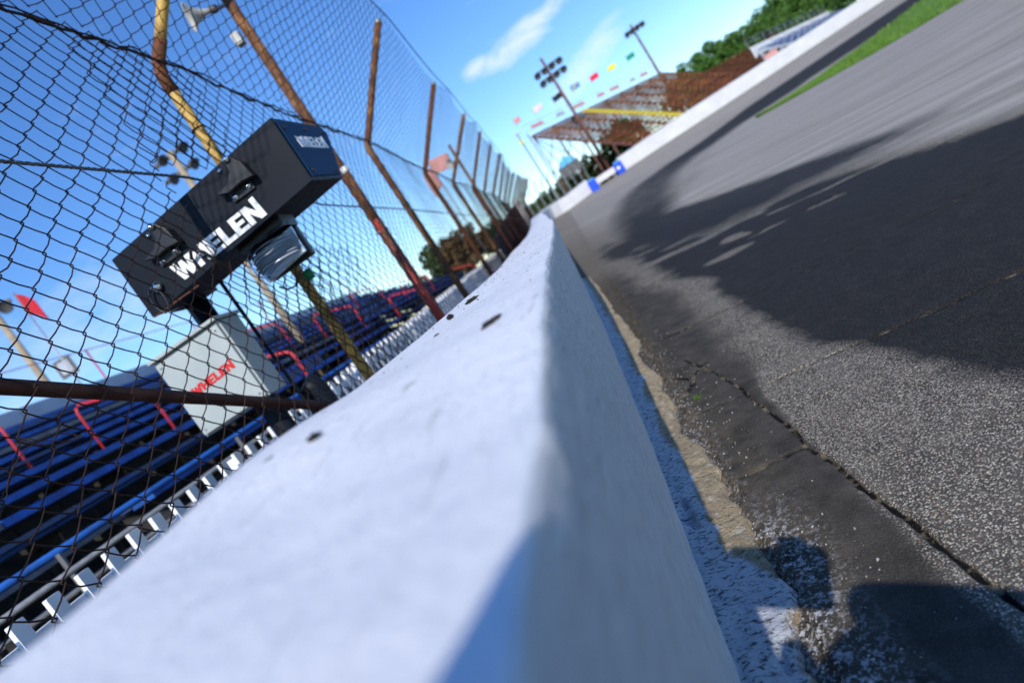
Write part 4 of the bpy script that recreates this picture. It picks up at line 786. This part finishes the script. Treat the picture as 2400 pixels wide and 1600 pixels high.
# ------------------------------------------------------------------ bits of tyre rubber and grit on the barrier
def crumb(name, lab, x, y, L, w, h, ang, seed):
    rg = np.random.default_rng(seed); zt = float(zrt(y)+dzl(y)*np.clip((float(xrt(y))-x)/.4, 0, 1)); n, m_ = 14, 8; V = []
    for i in range(n):
        k = i/(n-1); wd = (math.sin(math.pi*min(max(k, .03), .97))**.6)*(.7+.5*rg.random()); off = .25*w*rg.normal()
        for j in range(m_):
            a = 2*math.pi*j/m_; V.append(((k-.5)*L+.1*w*rg.normal(), off+math.cos(a)*w*.5*wd, h*.5+math.sin(a)*h*.5*wd*(.8+.4*rg.random())))
    q = [(i*m_+j, i*m_+(j+1) % m_, (i+1)*m_+(j+1) % m_, (i+1)*m_+j) for i in range(n-1) for j in range(m_)]+[tuple(range(m_))[::-1], tuple((n-1)*m_+j for j in range(m_))]
    o = MB().add(V, q).build(name, M['rubbercrumb']); o.location = (x, y, zt-.001); o.rotation_euler = (0, 0, ang); tag(o, lab, 'rubber scrap', 'rubber scraps on the barrier top')
crumb('rubber_scrap', 'long black tyre shred lying near the barrier edge', -.166, .91, .062, .016, .008, 1.25, 1)
crumb('rubber_scrap', 'jagged black rubber strip further along the barrier top', -.335, 1.76, .060, .016, .010, 1.0, 2)
crumb('rubber_scrap', 'small round black rubber crumb on the barrier top', -.355, 1.53, .017, .015, .014, .3, 3)
crumb('rubber_scrap', 'thin black crumb near the barrier far edge', -.335, 1.26, .016, .005, .005, 1.0, 4)
crumb('rubber_scrap', 'blurred dark rubber spot on the near barrier top', -.36, .69, .013, .013, .008, .0, 5)
crumb('rubber_scrap', 'blurred grey smear of rubber at the near barrier edge', -.425, .70, .022, .008, .002, 1.3, 6)
def grit():
    n = 420; rg = np.random.default_rng(5); y = .9+rg.random(n)**.8*4.2; k = rg.random(n)*.9+.05; x = xrt(y)-.012-.38*k; z = zrt(y)+dzl(y)*k+.0012; s = .0008+.0022*rg.random(n)**3
    d = np.array([(1, 0, 0), (-.5, .87, 0), (-.5, -.87, 0), (0, 0, 1.1)]); V = (np.stack([x, y, z], 1)[:, None]+d[None]*s[:, None, None]*(.7+.6*rg.random((n, 4, 1)))).reshape(-1, 3)
    b = (np.arange(n)*4)[:, None, None]; q = (b+np.array([(0, 1, 3), (1, 2, 3), (2, 0, 3), (0, 2, 1)])[None]).reshape(-1, 3); o = fastmesh('rubber_grit', V, q, M['rubbercrumb']); tag(o, 'fine black rubber grit sprinkled over the barrier top', 'grit', kind='stuff')
grit()
def pebbles():
    n = 2600; rg = np.random.default_rng(15); y = 1.15+rg.random(n)**1.3*3.2; x = xb(y)+.10+np.abs(rg.normal(0, .11, n)); z = track_z(x, y)+.0005; s = .001+.0055*rg.random(n)**3.5
    d = np.array([(1, 0, 0), (-.5, .87, 0), (-.5, -.87, 0), (0, 0, .9)]); V = (np.stack([x, y, z], 1)[:, None]+d[None]*s[:, None, None]*(.6+.7*rg.random((n, 4, 1)))).reshape(-1, 3)
    b = (np.arange(n)*4)[:, None, None]; q = (b+np.array([(0, 1, 3), (1, 2, 3), (2, 0, 3), (0, 2, 1)])[None]).reshape(-1, 3); o = fastmesh('loose_grit', V, q, plain('pale_grit', (.45, .44, .43), (.12, .11, .10), 80, .8)); tag(o, 'pale loose grit scattered along the barrier foot', 'grit', kind='stuff')
pebbles()
wd = thing('weed', 'tiny green weed sprouting from the crack by the barrier', 'weed', (.035, 2.88, float(track_z(np.array(.035), np.array(2.88)))))
V = []; z0 = float(track_z(np.array(.035), np.array(2.88)))
for k in range(34):
    a = random.uniform(0, 6.28); l = random.uniform(.012, .03); b = (.035+random.gauss(0, .008), 2.88+random.gauss(0, .010), z0-.006); t2 = (b[0]+math.cos(a)*l*.8, b[1]+math.sin(a)*l*.8, b[2]+l*.9); w = .003
    V += [(b[0]-w*math.sin(a), b[1]+w*math.cos(a), b[2]), (b[0]+w*math.sin(a), b[1]-w*math.cos(a), b[2]), t2]
fastmesh('leaves', V, np.arange(len(V)).reshape(-1, 3), M['leaf'], wd)

# ------------------------------------------------------------------ the photographer crouching behind the lens (seen only as a shadow)
pc = thing('photo_camera', 'black camera held over the barrier edge, casting its shadow on the paint', 'camera', (-.02, -.10, -.02))
def rolled(mb, name, mat):
    o = mb.build(name, mat, pc, bevel=.006); return o
def P_(a, b, c): return tuple(XC*a+YC*b-F*(-c))   # camera frame: right, up, back
def cbox(x0, x1, y0, y1, z0, z1):
    v = [tuple(XC*x+YC*y_-F*z) for x in (x0, x1) for y_ in (y0, y1) for z in (z0, z1)]; return MB().add(v, [(0, 1, 3, 2), (4, 6, 7, 5), (0, 4, 5, 1), (2, 3, 7, 6), (0, 2, 6, 4), (1, 5, 7, 3)])
rolled(cbox(-.152, .07, -.05, .076, .10, .165), 'body', M['black']); rolled(cbox(-.03, .03, .077, .10, .10, .16), 'viewfinder', M['black'])
MB().lathe([(.036, 0), (.038, .05), (.034, .085)], 18, tuple(-F*.098), tuple(F)).build('lens', M['black'], pc, True)
def person():
    J = dict(hip=(.30, -.75, -.62), sp=(.24, -.66, -.36), ch=(.18, -.54, -.18), nk=(.09, -.46, -.10), hd=(.03, -.40, -.05), ht=(-.0, -.36, .01),
             sl=(-.03, -.50, -.15), el=(-.09, -.38, -.16), wl=(-.05, -.17, -.06), sr=(.36, -.50, -.17), er=(.36, -.32, -.18), wr=(.08, -.17, -.05),
             kl=(.12, -.40, -.72), al=(.14, -.72, -1.0), fl=(.12, -.60, -1.07), kr=(.45, -.42, -.98), ar=(.47, -.82, -1.03), fr=(.47, -.95, -1.06))
    R_ = dict(hip=.15, sp=.14, ch=.23, nk=.15, hd=.11, ht=.09, sl=.11, el=.06, wl=.03, sr=.13, er=.09, wr=.05, kl=.07, al=.045, fl=.04, kr=.07, ar=.045, fr=.04)
    E_ = [('hip', 'sp'), ('sp', 'ch'), ('ch', 'nk'), ('nk', 'hd'), ('hd', 'ht'), ('ch', 'sl'), ('sl', 'el'), ('el', 'wl'), ('ch', 'sr'), ('sr', 'er'), ('er', 'wr'), ('hip', 'kl'), ('kl', 'al'), ('al', 'fl'), ('hip', 'kr'), ('kr', 'ar'), ('ar', 'fr')]
    ks = list(J); me = bpy.data.meshes.new('person'); me.from_pydata([J[k] for k in ks], [(ks.index(a), ks.index(b)) for a, b in E_], []); me.materials.append(M['cloth'])
    o = link('person', me); md = o.modifiers.new('skin', 'SKIN'); sv = me.skin_vertices[0].data
    for i, k in enumerate(ks): sv[i].radius = (R_[k], R_[k])
    sv[0].use_root = True; o.modifiers.new('sub', 'SUBSURF').levels = 2; md.use_smooth_shade = True
    tag(o, 'person in dark clothes kneeling by the barrier to take the picture', 'person')
person()
